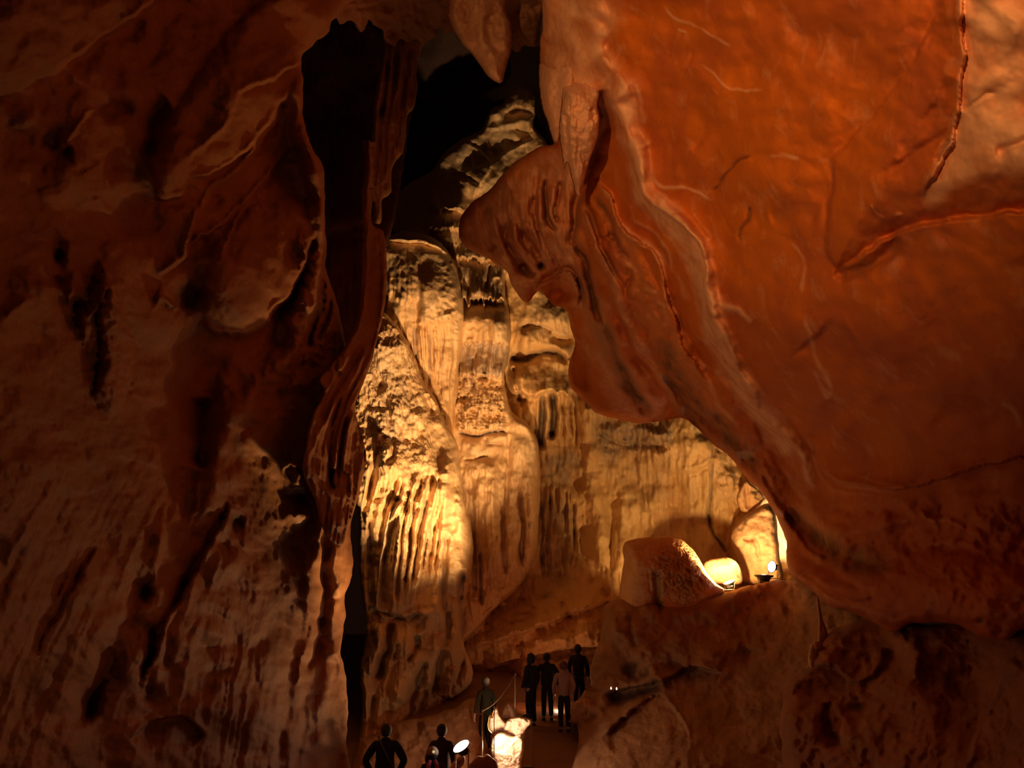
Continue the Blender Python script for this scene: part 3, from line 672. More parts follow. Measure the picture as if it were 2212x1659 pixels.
# ------------------------------------------------------------------ left wall
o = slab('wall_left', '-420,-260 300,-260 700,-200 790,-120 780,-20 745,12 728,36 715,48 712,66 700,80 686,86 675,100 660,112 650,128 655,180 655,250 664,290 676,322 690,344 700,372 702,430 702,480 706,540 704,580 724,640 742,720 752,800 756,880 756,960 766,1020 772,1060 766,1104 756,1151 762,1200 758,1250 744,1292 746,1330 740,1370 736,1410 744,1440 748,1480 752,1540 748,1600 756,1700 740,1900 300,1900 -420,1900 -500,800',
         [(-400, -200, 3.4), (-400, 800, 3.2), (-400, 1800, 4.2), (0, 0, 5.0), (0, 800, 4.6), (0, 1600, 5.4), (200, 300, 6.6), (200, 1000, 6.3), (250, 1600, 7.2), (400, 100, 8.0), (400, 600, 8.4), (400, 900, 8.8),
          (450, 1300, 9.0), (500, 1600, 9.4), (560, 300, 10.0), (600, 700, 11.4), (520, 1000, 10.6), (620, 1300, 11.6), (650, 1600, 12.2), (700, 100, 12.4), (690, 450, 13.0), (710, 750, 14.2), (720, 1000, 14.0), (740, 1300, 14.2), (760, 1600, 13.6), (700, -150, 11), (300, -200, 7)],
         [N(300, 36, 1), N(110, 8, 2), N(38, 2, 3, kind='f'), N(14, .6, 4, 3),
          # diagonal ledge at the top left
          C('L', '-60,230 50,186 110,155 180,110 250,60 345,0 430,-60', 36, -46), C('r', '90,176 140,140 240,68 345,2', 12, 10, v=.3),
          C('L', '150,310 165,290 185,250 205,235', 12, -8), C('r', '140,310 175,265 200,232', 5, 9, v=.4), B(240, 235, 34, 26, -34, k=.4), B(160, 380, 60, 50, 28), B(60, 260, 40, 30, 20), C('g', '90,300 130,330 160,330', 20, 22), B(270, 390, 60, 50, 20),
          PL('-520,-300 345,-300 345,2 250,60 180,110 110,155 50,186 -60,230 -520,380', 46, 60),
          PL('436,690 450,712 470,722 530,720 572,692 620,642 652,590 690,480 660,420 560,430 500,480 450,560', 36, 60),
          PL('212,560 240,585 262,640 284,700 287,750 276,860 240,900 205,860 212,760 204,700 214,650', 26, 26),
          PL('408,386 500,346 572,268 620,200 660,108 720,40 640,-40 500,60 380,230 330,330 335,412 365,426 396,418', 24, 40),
          # lens-shaped lobe, rim light painted pale along its rims
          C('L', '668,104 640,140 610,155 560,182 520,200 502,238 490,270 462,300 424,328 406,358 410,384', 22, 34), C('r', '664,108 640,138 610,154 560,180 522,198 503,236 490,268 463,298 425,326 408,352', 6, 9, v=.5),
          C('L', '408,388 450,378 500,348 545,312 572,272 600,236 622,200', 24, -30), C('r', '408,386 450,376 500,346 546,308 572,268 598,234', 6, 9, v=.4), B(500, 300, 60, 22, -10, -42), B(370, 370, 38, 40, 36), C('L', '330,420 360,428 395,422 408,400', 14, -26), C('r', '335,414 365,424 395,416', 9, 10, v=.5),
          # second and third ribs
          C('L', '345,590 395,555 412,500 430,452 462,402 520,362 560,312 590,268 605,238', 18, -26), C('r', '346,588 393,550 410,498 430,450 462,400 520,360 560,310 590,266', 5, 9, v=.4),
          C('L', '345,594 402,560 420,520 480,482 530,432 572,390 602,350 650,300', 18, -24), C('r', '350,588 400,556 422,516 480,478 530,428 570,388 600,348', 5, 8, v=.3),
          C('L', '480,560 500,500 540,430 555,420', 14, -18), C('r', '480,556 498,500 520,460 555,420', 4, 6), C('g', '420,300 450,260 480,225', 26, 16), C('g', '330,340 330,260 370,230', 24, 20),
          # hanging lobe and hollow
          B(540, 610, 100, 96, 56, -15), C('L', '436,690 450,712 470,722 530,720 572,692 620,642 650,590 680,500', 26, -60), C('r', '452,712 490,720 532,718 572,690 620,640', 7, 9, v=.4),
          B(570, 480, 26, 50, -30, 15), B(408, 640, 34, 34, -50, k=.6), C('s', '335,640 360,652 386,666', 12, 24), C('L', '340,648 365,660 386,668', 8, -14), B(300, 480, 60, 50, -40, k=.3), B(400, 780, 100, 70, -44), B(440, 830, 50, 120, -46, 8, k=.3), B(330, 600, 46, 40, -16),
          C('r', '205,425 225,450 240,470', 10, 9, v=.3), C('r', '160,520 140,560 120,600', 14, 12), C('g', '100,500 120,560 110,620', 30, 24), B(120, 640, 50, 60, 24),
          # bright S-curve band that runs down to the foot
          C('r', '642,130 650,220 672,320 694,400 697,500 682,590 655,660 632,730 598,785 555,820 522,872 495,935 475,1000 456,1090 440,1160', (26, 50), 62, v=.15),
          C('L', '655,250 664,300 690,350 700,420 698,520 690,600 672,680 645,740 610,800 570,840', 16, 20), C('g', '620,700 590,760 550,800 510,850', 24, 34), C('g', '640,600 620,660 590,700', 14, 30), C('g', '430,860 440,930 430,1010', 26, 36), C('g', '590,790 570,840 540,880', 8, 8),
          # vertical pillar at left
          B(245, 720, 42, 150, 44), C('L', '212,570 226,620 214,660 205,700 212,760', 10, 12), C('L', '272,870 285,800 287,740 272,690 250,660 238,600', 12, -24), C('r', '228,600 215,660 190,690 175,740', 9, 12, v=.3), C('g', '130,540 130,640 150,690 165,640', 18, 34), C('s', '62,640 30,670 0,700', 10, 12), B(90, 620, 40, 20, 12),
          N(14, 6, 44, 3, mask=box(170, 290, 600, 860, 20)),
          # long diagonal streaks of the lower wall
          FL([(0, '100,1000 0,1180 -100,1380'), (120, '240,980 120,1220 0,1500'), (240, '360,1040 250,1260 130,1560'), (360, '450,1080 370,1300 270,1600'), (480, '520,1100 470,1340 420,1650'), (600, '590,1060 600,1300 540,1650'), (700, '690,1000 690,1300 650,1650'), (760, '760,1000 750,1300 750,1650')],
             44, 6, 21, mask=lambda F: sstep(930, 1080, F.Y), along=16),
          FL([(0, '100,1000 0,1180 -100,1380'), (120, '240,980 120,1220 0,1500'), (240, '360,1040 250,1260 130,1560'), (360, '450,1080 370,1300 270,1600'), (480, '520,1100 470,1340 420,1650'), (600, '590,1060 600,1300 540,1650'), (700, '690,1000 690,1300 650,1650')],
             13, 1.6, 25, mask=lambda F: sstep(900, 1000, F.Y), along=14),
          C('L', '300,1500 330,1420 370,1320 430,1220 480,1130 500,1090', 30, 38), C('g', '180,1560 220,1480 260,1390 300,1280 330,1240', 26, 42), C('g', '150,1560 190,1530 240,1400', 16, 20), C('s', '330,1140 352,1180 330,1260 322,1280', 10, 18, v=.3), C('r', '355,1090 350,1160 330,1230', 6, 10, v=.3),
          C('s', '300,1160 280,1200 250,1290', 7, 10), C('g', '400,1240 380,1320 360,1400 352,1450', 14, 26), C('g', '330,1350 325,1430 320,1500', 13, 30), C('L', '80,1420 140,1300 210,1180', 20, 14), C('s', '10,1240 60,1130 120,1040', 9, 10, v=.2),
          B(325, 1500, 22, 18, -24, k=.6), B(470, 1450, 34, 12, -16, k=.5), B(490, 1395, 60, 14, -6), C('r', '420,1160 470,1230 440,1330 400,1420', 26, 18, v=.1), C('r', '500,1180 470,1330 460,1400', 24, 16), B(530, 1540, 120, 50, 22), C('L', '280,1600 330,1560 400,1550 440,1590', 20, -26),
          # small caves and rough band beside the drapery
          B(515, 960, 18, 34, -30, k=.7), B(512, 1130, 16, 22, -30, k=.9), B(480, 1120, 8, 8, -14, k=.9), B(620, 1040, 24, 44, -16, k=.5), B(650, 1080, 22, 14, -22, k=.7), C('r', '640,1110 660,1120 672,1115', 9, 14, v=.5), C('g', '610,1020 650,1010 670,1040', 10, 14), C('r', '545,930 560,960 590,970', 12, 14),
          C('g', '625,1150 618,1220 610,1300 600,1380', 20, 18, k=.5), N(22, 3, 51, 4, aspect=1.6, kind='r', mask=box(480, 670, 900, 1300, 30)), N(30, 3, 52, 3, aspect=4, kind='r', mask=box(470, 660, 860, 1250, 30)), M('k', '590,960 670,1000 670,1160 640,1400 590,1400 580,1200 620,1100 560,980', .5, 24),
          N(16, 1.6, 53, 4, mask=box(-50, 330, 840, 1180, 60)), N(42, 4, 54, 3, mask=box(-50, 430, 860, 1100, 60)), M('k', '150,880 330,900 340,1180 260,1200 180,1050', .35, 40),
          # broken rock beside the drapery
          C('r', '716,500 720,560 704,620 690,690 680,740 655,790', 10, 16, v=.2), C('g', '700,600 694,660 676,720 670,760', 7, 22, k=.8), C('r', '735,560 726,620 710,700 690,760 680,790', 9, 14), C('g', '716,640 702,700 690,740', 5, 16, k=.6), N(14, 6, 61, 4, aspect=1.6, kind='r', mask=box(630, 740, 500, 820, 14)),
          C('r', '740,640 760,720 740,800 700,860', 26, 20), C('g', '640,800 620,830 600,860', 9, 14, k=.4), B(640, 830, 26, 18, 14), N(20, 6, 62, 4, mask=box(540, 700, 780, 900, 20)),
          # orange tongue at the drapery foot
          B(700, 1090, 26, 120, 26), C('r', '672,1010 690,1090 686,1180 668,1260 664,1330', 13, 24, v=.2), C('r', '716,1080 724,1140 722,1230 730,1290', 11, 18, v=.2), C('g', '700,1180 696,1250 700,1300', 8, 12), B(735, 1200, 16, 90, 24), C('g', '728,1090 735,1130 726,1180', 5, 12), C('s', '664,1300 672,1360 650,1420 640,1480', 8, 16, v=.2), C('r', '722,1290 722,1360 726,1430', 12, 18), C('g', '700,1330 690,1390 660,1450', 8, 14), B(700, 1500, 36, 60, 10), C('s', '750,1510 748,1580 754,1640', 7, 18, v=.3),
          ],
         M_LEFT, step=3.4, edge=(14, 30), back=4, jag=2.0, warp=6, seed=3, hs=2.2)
tag(o, kind='structure')

o = slab('wall_left_near', '-2900,-700 -380,-300 -380,1950 -2900,2600', [(-2900, 0, 1.6), (-380, 0, 3.5), (-380, 1900, 4.3), (-2900, 1900, 1.8), (-1300, 800, 2.3)],
         [N(300, 30, 1), N(110, 10, 2), N(44, 3, 3)], M_LEFT, step=16, edge=(30, 10), back=.5, clampd=(1.2, 6), seed=95)
tag(o, kind='structure')

# ------------------------------------------------------------------ folded drapery that sweeps down from the chimney
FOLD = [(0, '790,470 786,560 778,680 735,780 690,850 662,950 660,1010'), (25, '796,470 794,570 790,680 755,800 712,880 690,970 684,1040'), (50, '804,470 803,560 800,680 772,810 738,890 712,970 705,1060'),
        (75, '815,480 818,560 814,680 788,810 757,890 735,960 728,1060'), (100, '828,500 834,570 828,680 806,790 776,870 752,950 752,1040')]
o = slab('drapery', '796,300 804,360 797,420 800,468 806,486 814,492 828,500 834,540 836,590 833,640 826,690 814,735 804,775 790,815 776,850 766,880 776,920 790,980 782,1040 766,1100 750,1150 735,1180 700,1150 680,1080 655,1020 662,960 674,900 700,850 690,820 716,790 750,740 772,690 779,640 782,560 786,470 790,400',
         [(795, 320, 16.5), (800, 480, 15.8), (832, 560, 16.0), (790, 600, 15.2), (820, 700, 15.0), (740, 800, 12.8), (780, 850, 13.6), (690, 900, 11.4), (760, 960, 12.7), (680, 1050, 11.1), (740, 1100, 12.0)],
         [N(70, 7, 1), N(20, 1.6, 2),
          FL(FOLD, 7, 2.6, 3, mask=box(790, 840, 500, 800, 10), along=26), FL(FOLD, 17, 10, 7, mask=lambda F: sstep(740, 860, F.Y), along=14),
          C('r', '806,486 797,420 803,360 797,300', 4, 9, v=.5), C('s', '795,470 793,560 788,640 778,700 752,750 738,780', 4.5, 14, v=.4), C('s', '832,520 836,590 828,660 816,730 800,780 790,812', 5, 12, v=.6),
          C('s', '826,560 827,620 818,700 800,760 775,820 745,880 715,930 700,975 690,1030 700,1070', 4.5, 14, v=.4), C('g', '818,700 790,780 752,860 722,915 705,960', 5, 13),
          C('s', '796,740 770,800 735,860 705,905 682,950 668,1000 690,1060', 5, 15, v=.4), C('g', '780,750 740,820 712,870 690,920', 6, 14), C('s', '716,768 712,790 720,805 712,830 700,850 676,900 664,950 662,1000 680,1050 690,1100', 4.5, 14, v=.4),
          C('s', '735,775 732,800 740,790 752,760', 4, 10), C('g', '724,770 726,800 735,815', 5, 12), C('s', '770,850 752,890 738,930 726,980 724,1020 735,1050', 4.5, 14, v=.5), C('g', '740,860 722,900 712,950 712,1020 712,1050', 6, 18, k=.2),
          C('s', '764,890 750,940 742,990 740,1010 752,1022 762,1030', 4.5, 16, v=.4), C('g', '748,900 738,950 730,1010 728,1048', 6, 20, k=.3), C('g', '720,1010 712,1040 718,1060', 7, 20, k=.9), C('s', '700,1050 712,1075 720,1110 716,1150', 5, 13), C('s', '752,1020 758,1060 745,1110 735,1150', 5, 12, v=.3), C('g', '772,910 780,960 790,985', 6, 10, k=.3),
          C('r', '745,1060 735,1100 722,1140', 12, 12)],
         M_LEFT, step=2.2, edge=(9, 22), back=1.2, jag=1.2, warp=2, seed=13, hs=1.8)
tag(o, 'thin folded brown drapery with bright edges sweeping down and left of the pale flowstone', 'drapery')
o = slab('hanging_curtain', '836,40 930,60 928,84 920,92 908,110 900,160 902,190 896,226 890,240 880,250 876,300 870,332 856,346 846,372 846,414 838,424 826,430 824,470 818,484 808,482 806,440 798,420 798,400 800,330 803,290 808,220 818,160 828,110 826,80',
         [(880, 60, 20.5), (830, 200, 19.5), (890, 220, 20), (810, 440, 18.4), (840, 400, 19)],
         [N(50, 6, 1), N(12, 1.6, 3, 3, aspect=2), N(13, 7, 6, 3, aspect=14, kind='r'), C('s', '832,110 822,180 812,280 804,380 804,440', 5, 14, v=.4), C('s', '850,100 842,160 832,240 824,320 812,420', 5, 16, v=.4), C('g', '840,130 830,220 822,260', 4, 16, k=.5),
          C('s', '872,90 862,180 846,240 842,320 830,400', 5, 14, v=.3), C('g', '858,110 850,200 838,260', 4, 14, k=.4), C('s', '895,110 886,180 872,260 858,330', 5, 12, v=.3), C('g', '884,110 874,200 866,240', 3.5, 12, k=.4), B(826, 240, 8, 12, -12, k=.7), B(830, 262, 10, 6, -8), C('r', '850,340 845,380 838,420', 7, 8), C('g', '826,425 848,428', 3, 10), C('r', '824,430 820,460 816,480', 5, 8, v=.4)],
         rock_mat('curtain_rock', (0.62, 0.38, 0.19), (0.52, 0.31, 0.16), (0.62, 0.40, 0.22), (0.12, 0.07, 0.05), bump=0.6, rough=.7, stretch=(1, 1, .5)), step=2.4, edge=(9, 24), back=.9, closed=True, jag=1.4, warp=2, seed=17, hs=1.6)
tag(o, 'narrow fluted stone curtain hanging from the roof between two black hollows', 'stalactite')

# ------------------------------------------------------------------ roof at the head of the chimney
o = slab('ceiling', '640,-320 1300,-320 1290,-20 1200,-10 1172,30 1166,60 1162,96 1150,102 1138,96 1126,108 1108,110 1098,96 1060,80 1000,80 974,66 960,72 948,62 942,80 926,88 912,96 900,86 880,92 866,84 850,100 836,92 822,66 806,56 796,44 788,62 778,70 770,58 766,48 752,46 738,52 728,44 700,-20',
         [(700, -200, 13), (1250, -200, 15), (750, 40, 15.0), (900, 60, 19.5), (1140, 60, 19.5), (900, -250, 13)],
         [N(120, 24, 1), N(40, 12, 2), N(15, 4, 3, 4), N(9, 4, 5, 3, aspect=3, kind='r', mask=box(740, 960, 20, 110, 20)), C('s', '776,20 780,45 776,62', 5, 12, v=.4), C('s', '790,20 792,40 786,58', 4, 10, v=.4), B(860, 50, 30, 20, 20), B(910, 60, 26, 20, 18), C('g', '800,30 840,50 850,80', 8, 14), B(1135, 60, 24, 40, 24), C('r', '830,60 850,30 900,10', 14, 14), C('g', '870,70 880,40', 5, 12), C('L', '736,20 760,10 800,12 850,-10', 14, -14)],
         rock_mat('roof_rock', (0.42, 0.21, 0.10), (0.36, 0.18, 0.09), (0.6, 0.38, 0.2), (0.12, 0.07, 0.05), bump=0.8, rough=.75, pop=.6), step=3, edge=(16, 30), back=2.5, jag=4, sm=5, warp=4, seed=23)
tag(o, kind='structure')
o = slab('stalactite', '962,-90 968,10 966,26 972,44 984,70 1000,96 1016,112 1030,130 1042,148 1056,166 1068,176 1080,181 1086,176 1090,158 1098,130 1105,100 1106,70 1102,44 1094,20 1100,-90',
         [(1030, 0, 16.5), (1080, 170, 16.0), (1000, 60, 16.7), (1100, 60, 17)],
         [N(50, 12, 1), N(16, 3, 2), C('r', '1020,-40 1036,40 1044,80 1070,130', 12, 14, v=.4), C('g', '1050,30 1056,80 1078,118', 9, 12), C('g', '1000,0 1010,30 1004,50', 8, 10), C('r', '1085,0 1095,60 1092,110', 10, 10), C('r', '975,20 990,70 1020,110', 7, 6, v=.3), B(1066, 150, 20, 26, 10, v=.4), M('k', '990,20 1020,30 1030,80 1010,90 990,60', .3, 12), M('k', '1050,40 1080,50 1086,100 1070,100', .3, 10)],
         M_PENDANT, step=2.4, edge=(34, 60), back=.6, closed=True, jag=1, warp=3, seed=27)
tag(o, 'single pointed pale stalactite hanging from the roof in front of the black hollow', 'stalactite')

# ------------------------------------------------------------------ right-hand wall and overhang
_bp = catmull(P('1300,520 1350,590 1392,660 1430,740 1470,800 1520,860 1570,915 1620,980 1662,1040 1680,1090'))
def BANDM(F):
    d, s, t = segdist(F.X, F.Y, _bp, 110)
    return np.exp(-(d/46)**4)
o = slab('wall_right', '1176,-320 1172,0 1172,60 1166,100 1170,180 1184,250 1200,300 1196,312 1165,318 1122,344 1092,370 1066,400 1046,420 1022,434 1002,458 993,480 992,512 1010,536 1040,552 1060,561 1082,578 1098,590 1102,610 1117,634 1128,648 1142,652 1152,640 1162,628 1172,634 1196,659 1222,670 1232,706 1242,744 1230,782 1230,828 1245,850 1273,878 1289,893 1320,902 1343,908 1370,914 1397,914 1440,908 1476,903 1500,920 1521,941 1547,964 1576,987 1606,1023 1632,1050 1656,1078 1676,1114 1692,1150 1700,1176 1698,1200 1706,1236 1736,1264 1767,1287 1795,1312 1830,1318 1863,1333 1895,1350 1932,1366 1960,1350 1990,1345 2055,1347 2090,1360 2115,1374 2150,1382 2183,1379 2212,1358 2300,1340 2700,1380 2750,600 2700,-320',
         [(1176, -300, 12), (1172, 60, 14.6), (1180, 280, 16.5), (1200, 350, 17.4), (1010, 480, 20.2), (1120, 620, 20.2), (1120, 430, 18.6), (1240, 520, 17.2), (1210, 640, 19.6), (1235, 800, 20.4), (1300, 890, 20.6), (1430, 905, 19.8), (1600, 1020, 19.4),
          (1690, 1170, 18.6), (1300, 100, 13.2), (1330, 600, 16.4), (1380, 380, 14), (1480, 750, 15.6), (1600, 100, 10.2), (1600, 500, 12), (1650, 850, 14.2), (1800, 1150, 14.4), (1780, 1290, 13.4), (1800, 500, 9.6), (1800, 150, 8.2), (1900, 850, 10.4),
          (2100, 100, 6.2), (2150, 450, 6.6), (2150, 800, 7.6), (2000, 1050, 10.6), (2200, 1150, 8.6), (1950, 1340, 10.4), (2200, 1350, 7.8), (2700, 1300, 5), (2700, 500, 4.4), (2700, -250, 4.2), (1800, -300, 6.6), (1450, 1150, 20)],
         [N(330, 40, 1), N(120, 3, 2), N(40, 0.7, 3), N(14, .35, 4, 3),
          M('v', '1176,330 1240,320 1260,400 1262,540 1290,640 1360,780 1440,880 1400,905 1330,880 1270,760 1240,640 1190,600 1130,640 1060,560 1010,500 1040,430 1110,360', .6, 22),
          M('v', '1290,420 1380,520 1440,640 1560,880 1700,1060 1720,1160 1660,1060 1560,960 1440,800 1360,640', .3, 22), M('v', '1176,-300 1330,-300 1320,60 1340,200 1320,230 1290,190 1176,180', .85, 16),
          # shield at the left: radiating folds
          MARK, B(1110, 480, 90, 110, 30, 20), C('g', '1181,384 1179,420 1183,460 1190,490 1204,498', 5, 15, k=.7), C('g', '1212,390 1205,430 1198,450 1206,480', 5, 14, k=.5), C('g', '1155,420 1148,450 1158,480 1164,500', 6, 12, k=.3), C('r', '1196,400 1195,440 1200,470', 8, 9), C('r', '1168,400 1166,440 1176,490', 8, 9),
          C('L', '1150,480 1170,510 1190,545 1215,580', 7, -12), C('r', '1128,480 1150,500 1172,540 1195,570', 8, 9, v=.2), C('g', '1130,500 1148,530 1165,560', 9, 14), C('r', '1106,480 1115,520 1140,555 1162,585', 9, 14, v=.1), C('g', '1092,480 1094,520 1110,550 1130,590', 7, 16, k=.3), C('r', '1060,450 1072,500 1090,540 1108,580 1120,610', 11, 14), C('g', '1044,450 1050,500 1065,540', 9, 9), C('s', '1092,380 1100,400 1120,440', 6, 6),
          C('g', '1128,572 1140,590 1152,600', 7, 16, k=.5), B(1168, 576, 9, 7, -26, k=1), B(1150, 600, 20, 12, 12), C('L', '1155,640 1164,614 1188,600 1215,588 1238,590 1250,620 1254,660', 10, 24), B(1205, 630, 40, 34, -30), B(1262, 760, 26, 90, -12),
          FL([(0, '1010,450 1020,500 1060,550'), (60, '1080,400 1085,490 1110,580'), (120, '1140,370 1140,480 1180,590'), (180, '1200,360 1195,460 1230,580'), (240, '1250,420 1245,520 1270,600')], 20, 5, 31, mask=box(1000, 1250, 370, 640, 20), along=12), BOOST(2.0),
          # dark cleft behind the big pendants and the long seams, their shade painted dark
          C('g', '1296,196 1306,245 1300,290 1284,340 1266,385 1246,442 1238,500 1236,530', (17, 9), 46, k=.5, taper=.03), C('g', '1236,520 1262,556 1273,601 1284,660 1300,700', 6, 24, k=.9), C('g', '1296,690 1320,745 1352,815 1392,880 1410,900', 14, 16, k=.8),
          C('L', '1395,900 1362,830 1330,760 1300,690 1284,640 1272,590', 10, 12), C('r', '1300,620 1320,690 1356,770 1392,832 1440,890', 16, 22), C('s', '1252,445 1278,498 1298,550 1322,603 1350,680 1384,746 1424,812 1462,872 1490,912', 9, 30, v=.6), C('g', '1262,440 1290,500 1312,560 1334,610', 7, 18, k=.6), C('r', '1220,560 1256,590 1268,650 1276,710', 9, 16, v=.2),
          C('g', '1340,700 1372,770 1410,830 1450,890', 22, 20), M('k', '1245,560 1275,600 1300,700 1350,800 1400,890 1390,905 1350,850 1290,760 1270,700', .45, 10),
          # rough brown band
          C('b', '1300,520 1350,590 1392,660 1430,740 1470,800 1520,860 1570,915 1620,980 1662,1040 1680,1090', (52, 46), 24, k=.12), N(20, 9, 41, 4, aspect=2.2, ang=-30, kind='r', mask=BANDM), M('k', '1420,760 1450,740 1490,830 1560,900 1640,990 1600,1010 1540,950 1470,900 1440,850', .7, 14),
          C('g', '1430,805 1480,870 1530,915 1580,955', 9, 18, k=.8), C('L', '1286,385 1320,420 1330,470 1350,500 1386,520 1416,545 1436,600 1444,640 1462,700 1476,750 1510,800 1540,830', 12, 26), C('s', '1290,390 1322,430 1336,480 1366,510 1406,528 1430,570 1440,640 1464,700', 7, 10, v=.6), C('g', '1285,420 1310,470 1330,520 1360,560', 8, 16, k=.6), B(1370, 600, 30, 24, -10), C('g', '1315,505 1330,515 1345,530', 4, 12, k=.6), C('g', '1350,590 1362,600 1352,625', 5, 12, k=.5),
          # cream ridge
          C('b', '1245,-200 1240,20 1240,120 1250,180', 70, 20, v=.95, taper=0), C('r', '1305,180 1336,236 1358,293 1372,332 1380,390 1400,438 1456,466 1490,510 1518,558 1526,630 1548,693 1572,741 1597,799 1625,852 1651,906 1690,933 1725,972 1745,1023 1756,1062', (20, 11), 28, v=1.0, taper=.04), C('L', '1520,640 1524,560 1494,512 1456,470 1405,440 1376,395 1362,330', 14, 14),
          C('s', '1400,300 1384,360 1398,410', 6, 4, v=.7), C('s', '1372,180 1386,230 1390,270', 6, 5, v=.6), C('r', '1290,120 1330,160 1352,220', 22, 18, v=.8), C('s', '1360,470 1410,500 1440,545 1455,590', 3, 6, v=.6), C('s', '1538,650 1590,672 1622,700', 8, 9, v=.7), C('s', '1508,780 1540,840 1560,880 1600,935', 6, 10, v=.5), C('r', '1540,800 1580,835 1600,870', 7, 7, v=.5), C('g', '1548,810 1580,820 1600,812', 6, 8),
          M('v', '1300,190 1330,240 1352,300 1366,350 1382,430 1418,482 1462,532 1496,600 1508,660 1524,724 1560,800 1600,872 1650,932 1690,985 1722,965 1682,900 1644,850 1598,775 1572,720 1552,640 1536,560 1504,490 1462,450 1412,400 1402,330 1384,280 1368,200 1330,150', 1.0, 13),
          PL('1300,190 1330,240 1352,300 1366,350 1382,430 1418,482 1462,532 1496,600 1508,660 1524,724 1560,800 1600,872 1650,932 1690,985 1722,965 1682,900 1644,850 1598,775 1572,720 1552,640 1536,560 1504,490 1462,450 1412,400 1402,330 1384,280 1368,200 1330,150', 9, 16),
          # fine pale veins
          C('s', '1433,12 1455,38 1490,52 1520,66 1545,86 1580,104', 3, 1.5, v=.9), C('s', '1462,62 1486,70', 2.5, 0.9, v=.8), C('s', '1512,136 1540,160 1566,186 1600,192 1650,196', 2.5, 1.2, v=.8), C('s', '1540,190 1552,206', 2, 0.9, v=.7), C('s', '1410,376 1424,400 1470,402 1502,412 1536,438', 3.5, 1.8, v=.9), C('s', '1664,338 1690,334 1724,346', 4, 1.8, v=.8), C('s', '1500,458 1520,490 1535,515 1520,520', 3, 1.5, v=.7),
          C('s', '1706,520 1732,556 1736,600 1732,640', 4, 1.8, v=.6), C('s', '1736,690 1752,736 1770,790 1790,830 1788,860 1775,840 1755,800', 5, 2.4, v=.6), C('s', '2162,866 2190,890 2205,925', 7, 2.4, v=.9), C('s', '1880,440 1895,460 1912,472', 2, 0.9, v=.7), B(1940, 462, 8, 4, 4, v=.9),
          # cracks on the orange face, the first an arc of shade painted dark
          C('k', '1622,336 1590,350 1565,376 1552,402 1536,412', 2.2, 12, k=1), C('L', '1560,400 1575,365 1618,338', 8, 10), C('k', '1622,445 1612,475 1598,500 1600,520', 3, 14, k=1), B(1700, 400, 90, 60, 20), C('g', '1660,470 1720,460 1770,470', 22, 14, k=.3), C('k', '1502,110 1488,140 1474,162', 3, 4), C('g', '1498,330 1520,290 1530,270', 8, 6),
          # the overhanging nose
          PL('2060,-340 2020,40 1985,110 1945,170 1905,225 1862,275 1812,328 1800,360 1796,430 1787,500 1788,550 1808,580 1840,568 1880,538 1930,510 1990,490 2060,476 2140,468 2260,454 2900,430 2900,-340', 60, 110),
          PL('1545,412 1575,365 1620,338 1690,334 1770,372 1785,480 1740,520 1660,500 1600,520 1560,470', 16, 60),
          PL('1700,1240 1780,1222 1870,1226 1960,1196 2060,1184 2130,1200 2300,1240 2800,1290 2800,1420 2212,1362 2150,1390 2060,1352 1960,1354 1860,1338 1790,1312', 34, 46),
          PL('1786,990 1830,920 1900,860 2040,850 2240,880 2300,950 2212,978 2100,1006 1985,1046 1900,1050 1822,1040', -26, 70),
          C('L', '2060,-60 2020,40 1985,110 1945,170 1905,225 1862,275 1812,328 1800,360 1796,430 1787,500 1786,545 1808,578', 26, -14, taper=.03), C('L', '1806,580 1838,566 1880,535 1930,508 1990,488 2060,474 2140,466 2260,452', 30, 26), C('g', '1800,590 1850,585 1905,555 1950,522', 17, 26, k=.5), B(1850, 450, 70, 130, 24, 15), C('g', '2060,170 2010,250 1966,300 1940,340', 16, 14), C('g', '1880,390 1960,345 2040,290 2070,240', 12, 14, k=.15), C('g', '2048,296 2030,330 2020,350', 6, 10, k=.5),
          C('s', '1882,440 1888,458 1906,470', 2.5, 5, v=.5), C('L', '2085,-60 2080,60 2082,130 2072,230 2060,300 2034,350 2005,400 1998,430', 18, 18), M('v', '2090,-320 2750,-320 2750,330 2212,370 2080,400 2010,450 1996,420 2030,340 2070,230 2078,60', .95, 16), C('k', '2075,240 2100,225 2130,205 2150,200', 4, 8, k=.3), C('g', '2150,330 2200,310 2240,300', 10, 12), N(60, 2, 71, 3, mask=box(2000, 2700, -300, 420, 40)),
          # shadowed bowl and lower ledges
          C('g', '1760,720 1800,760 1850,740', 60, 20), C('L', '1772,940 1766,985 1782,1018 1822,1044 1900,1054 1985,1050 2100,1012 2212,985 2300,960', 16, -24), C('s', '1790,1020 1830,1050 1900,1056 1990,1052 2110,1010', 4, 8, v=.4), C('s', '1830,1010 1860,1030 1900,1038 1960,1052', 3, 5, v=.4), C('s', '1736,930 1760,990 1775,1030 1815,1060 1900,1070', 5, 9, v=.4), C('g', '1768,960 1800,900 1860,870', 30, 22), B(1930, 960, 140, 60, -22),
          C('g', '1700,1100 1735,1140 1780,1170 1830,1205 1900,1215', 18, 26, k=.85), C('L', '1640,1020 1680,1080 1712,1140 1740,1180 1790,1210', 12, 14), C('r', '1690,960 1730,1060 1760,1110 1800,1160 1850,1180', 16, 20, v=.3), C('r', '1650,1000 1672,1060 1690,1110', 16, 18), M('k', '1710,1110 1750,1130 1800,1170 1900,1190 1920,1240 1820,1240 1770,1200', .7, 18),
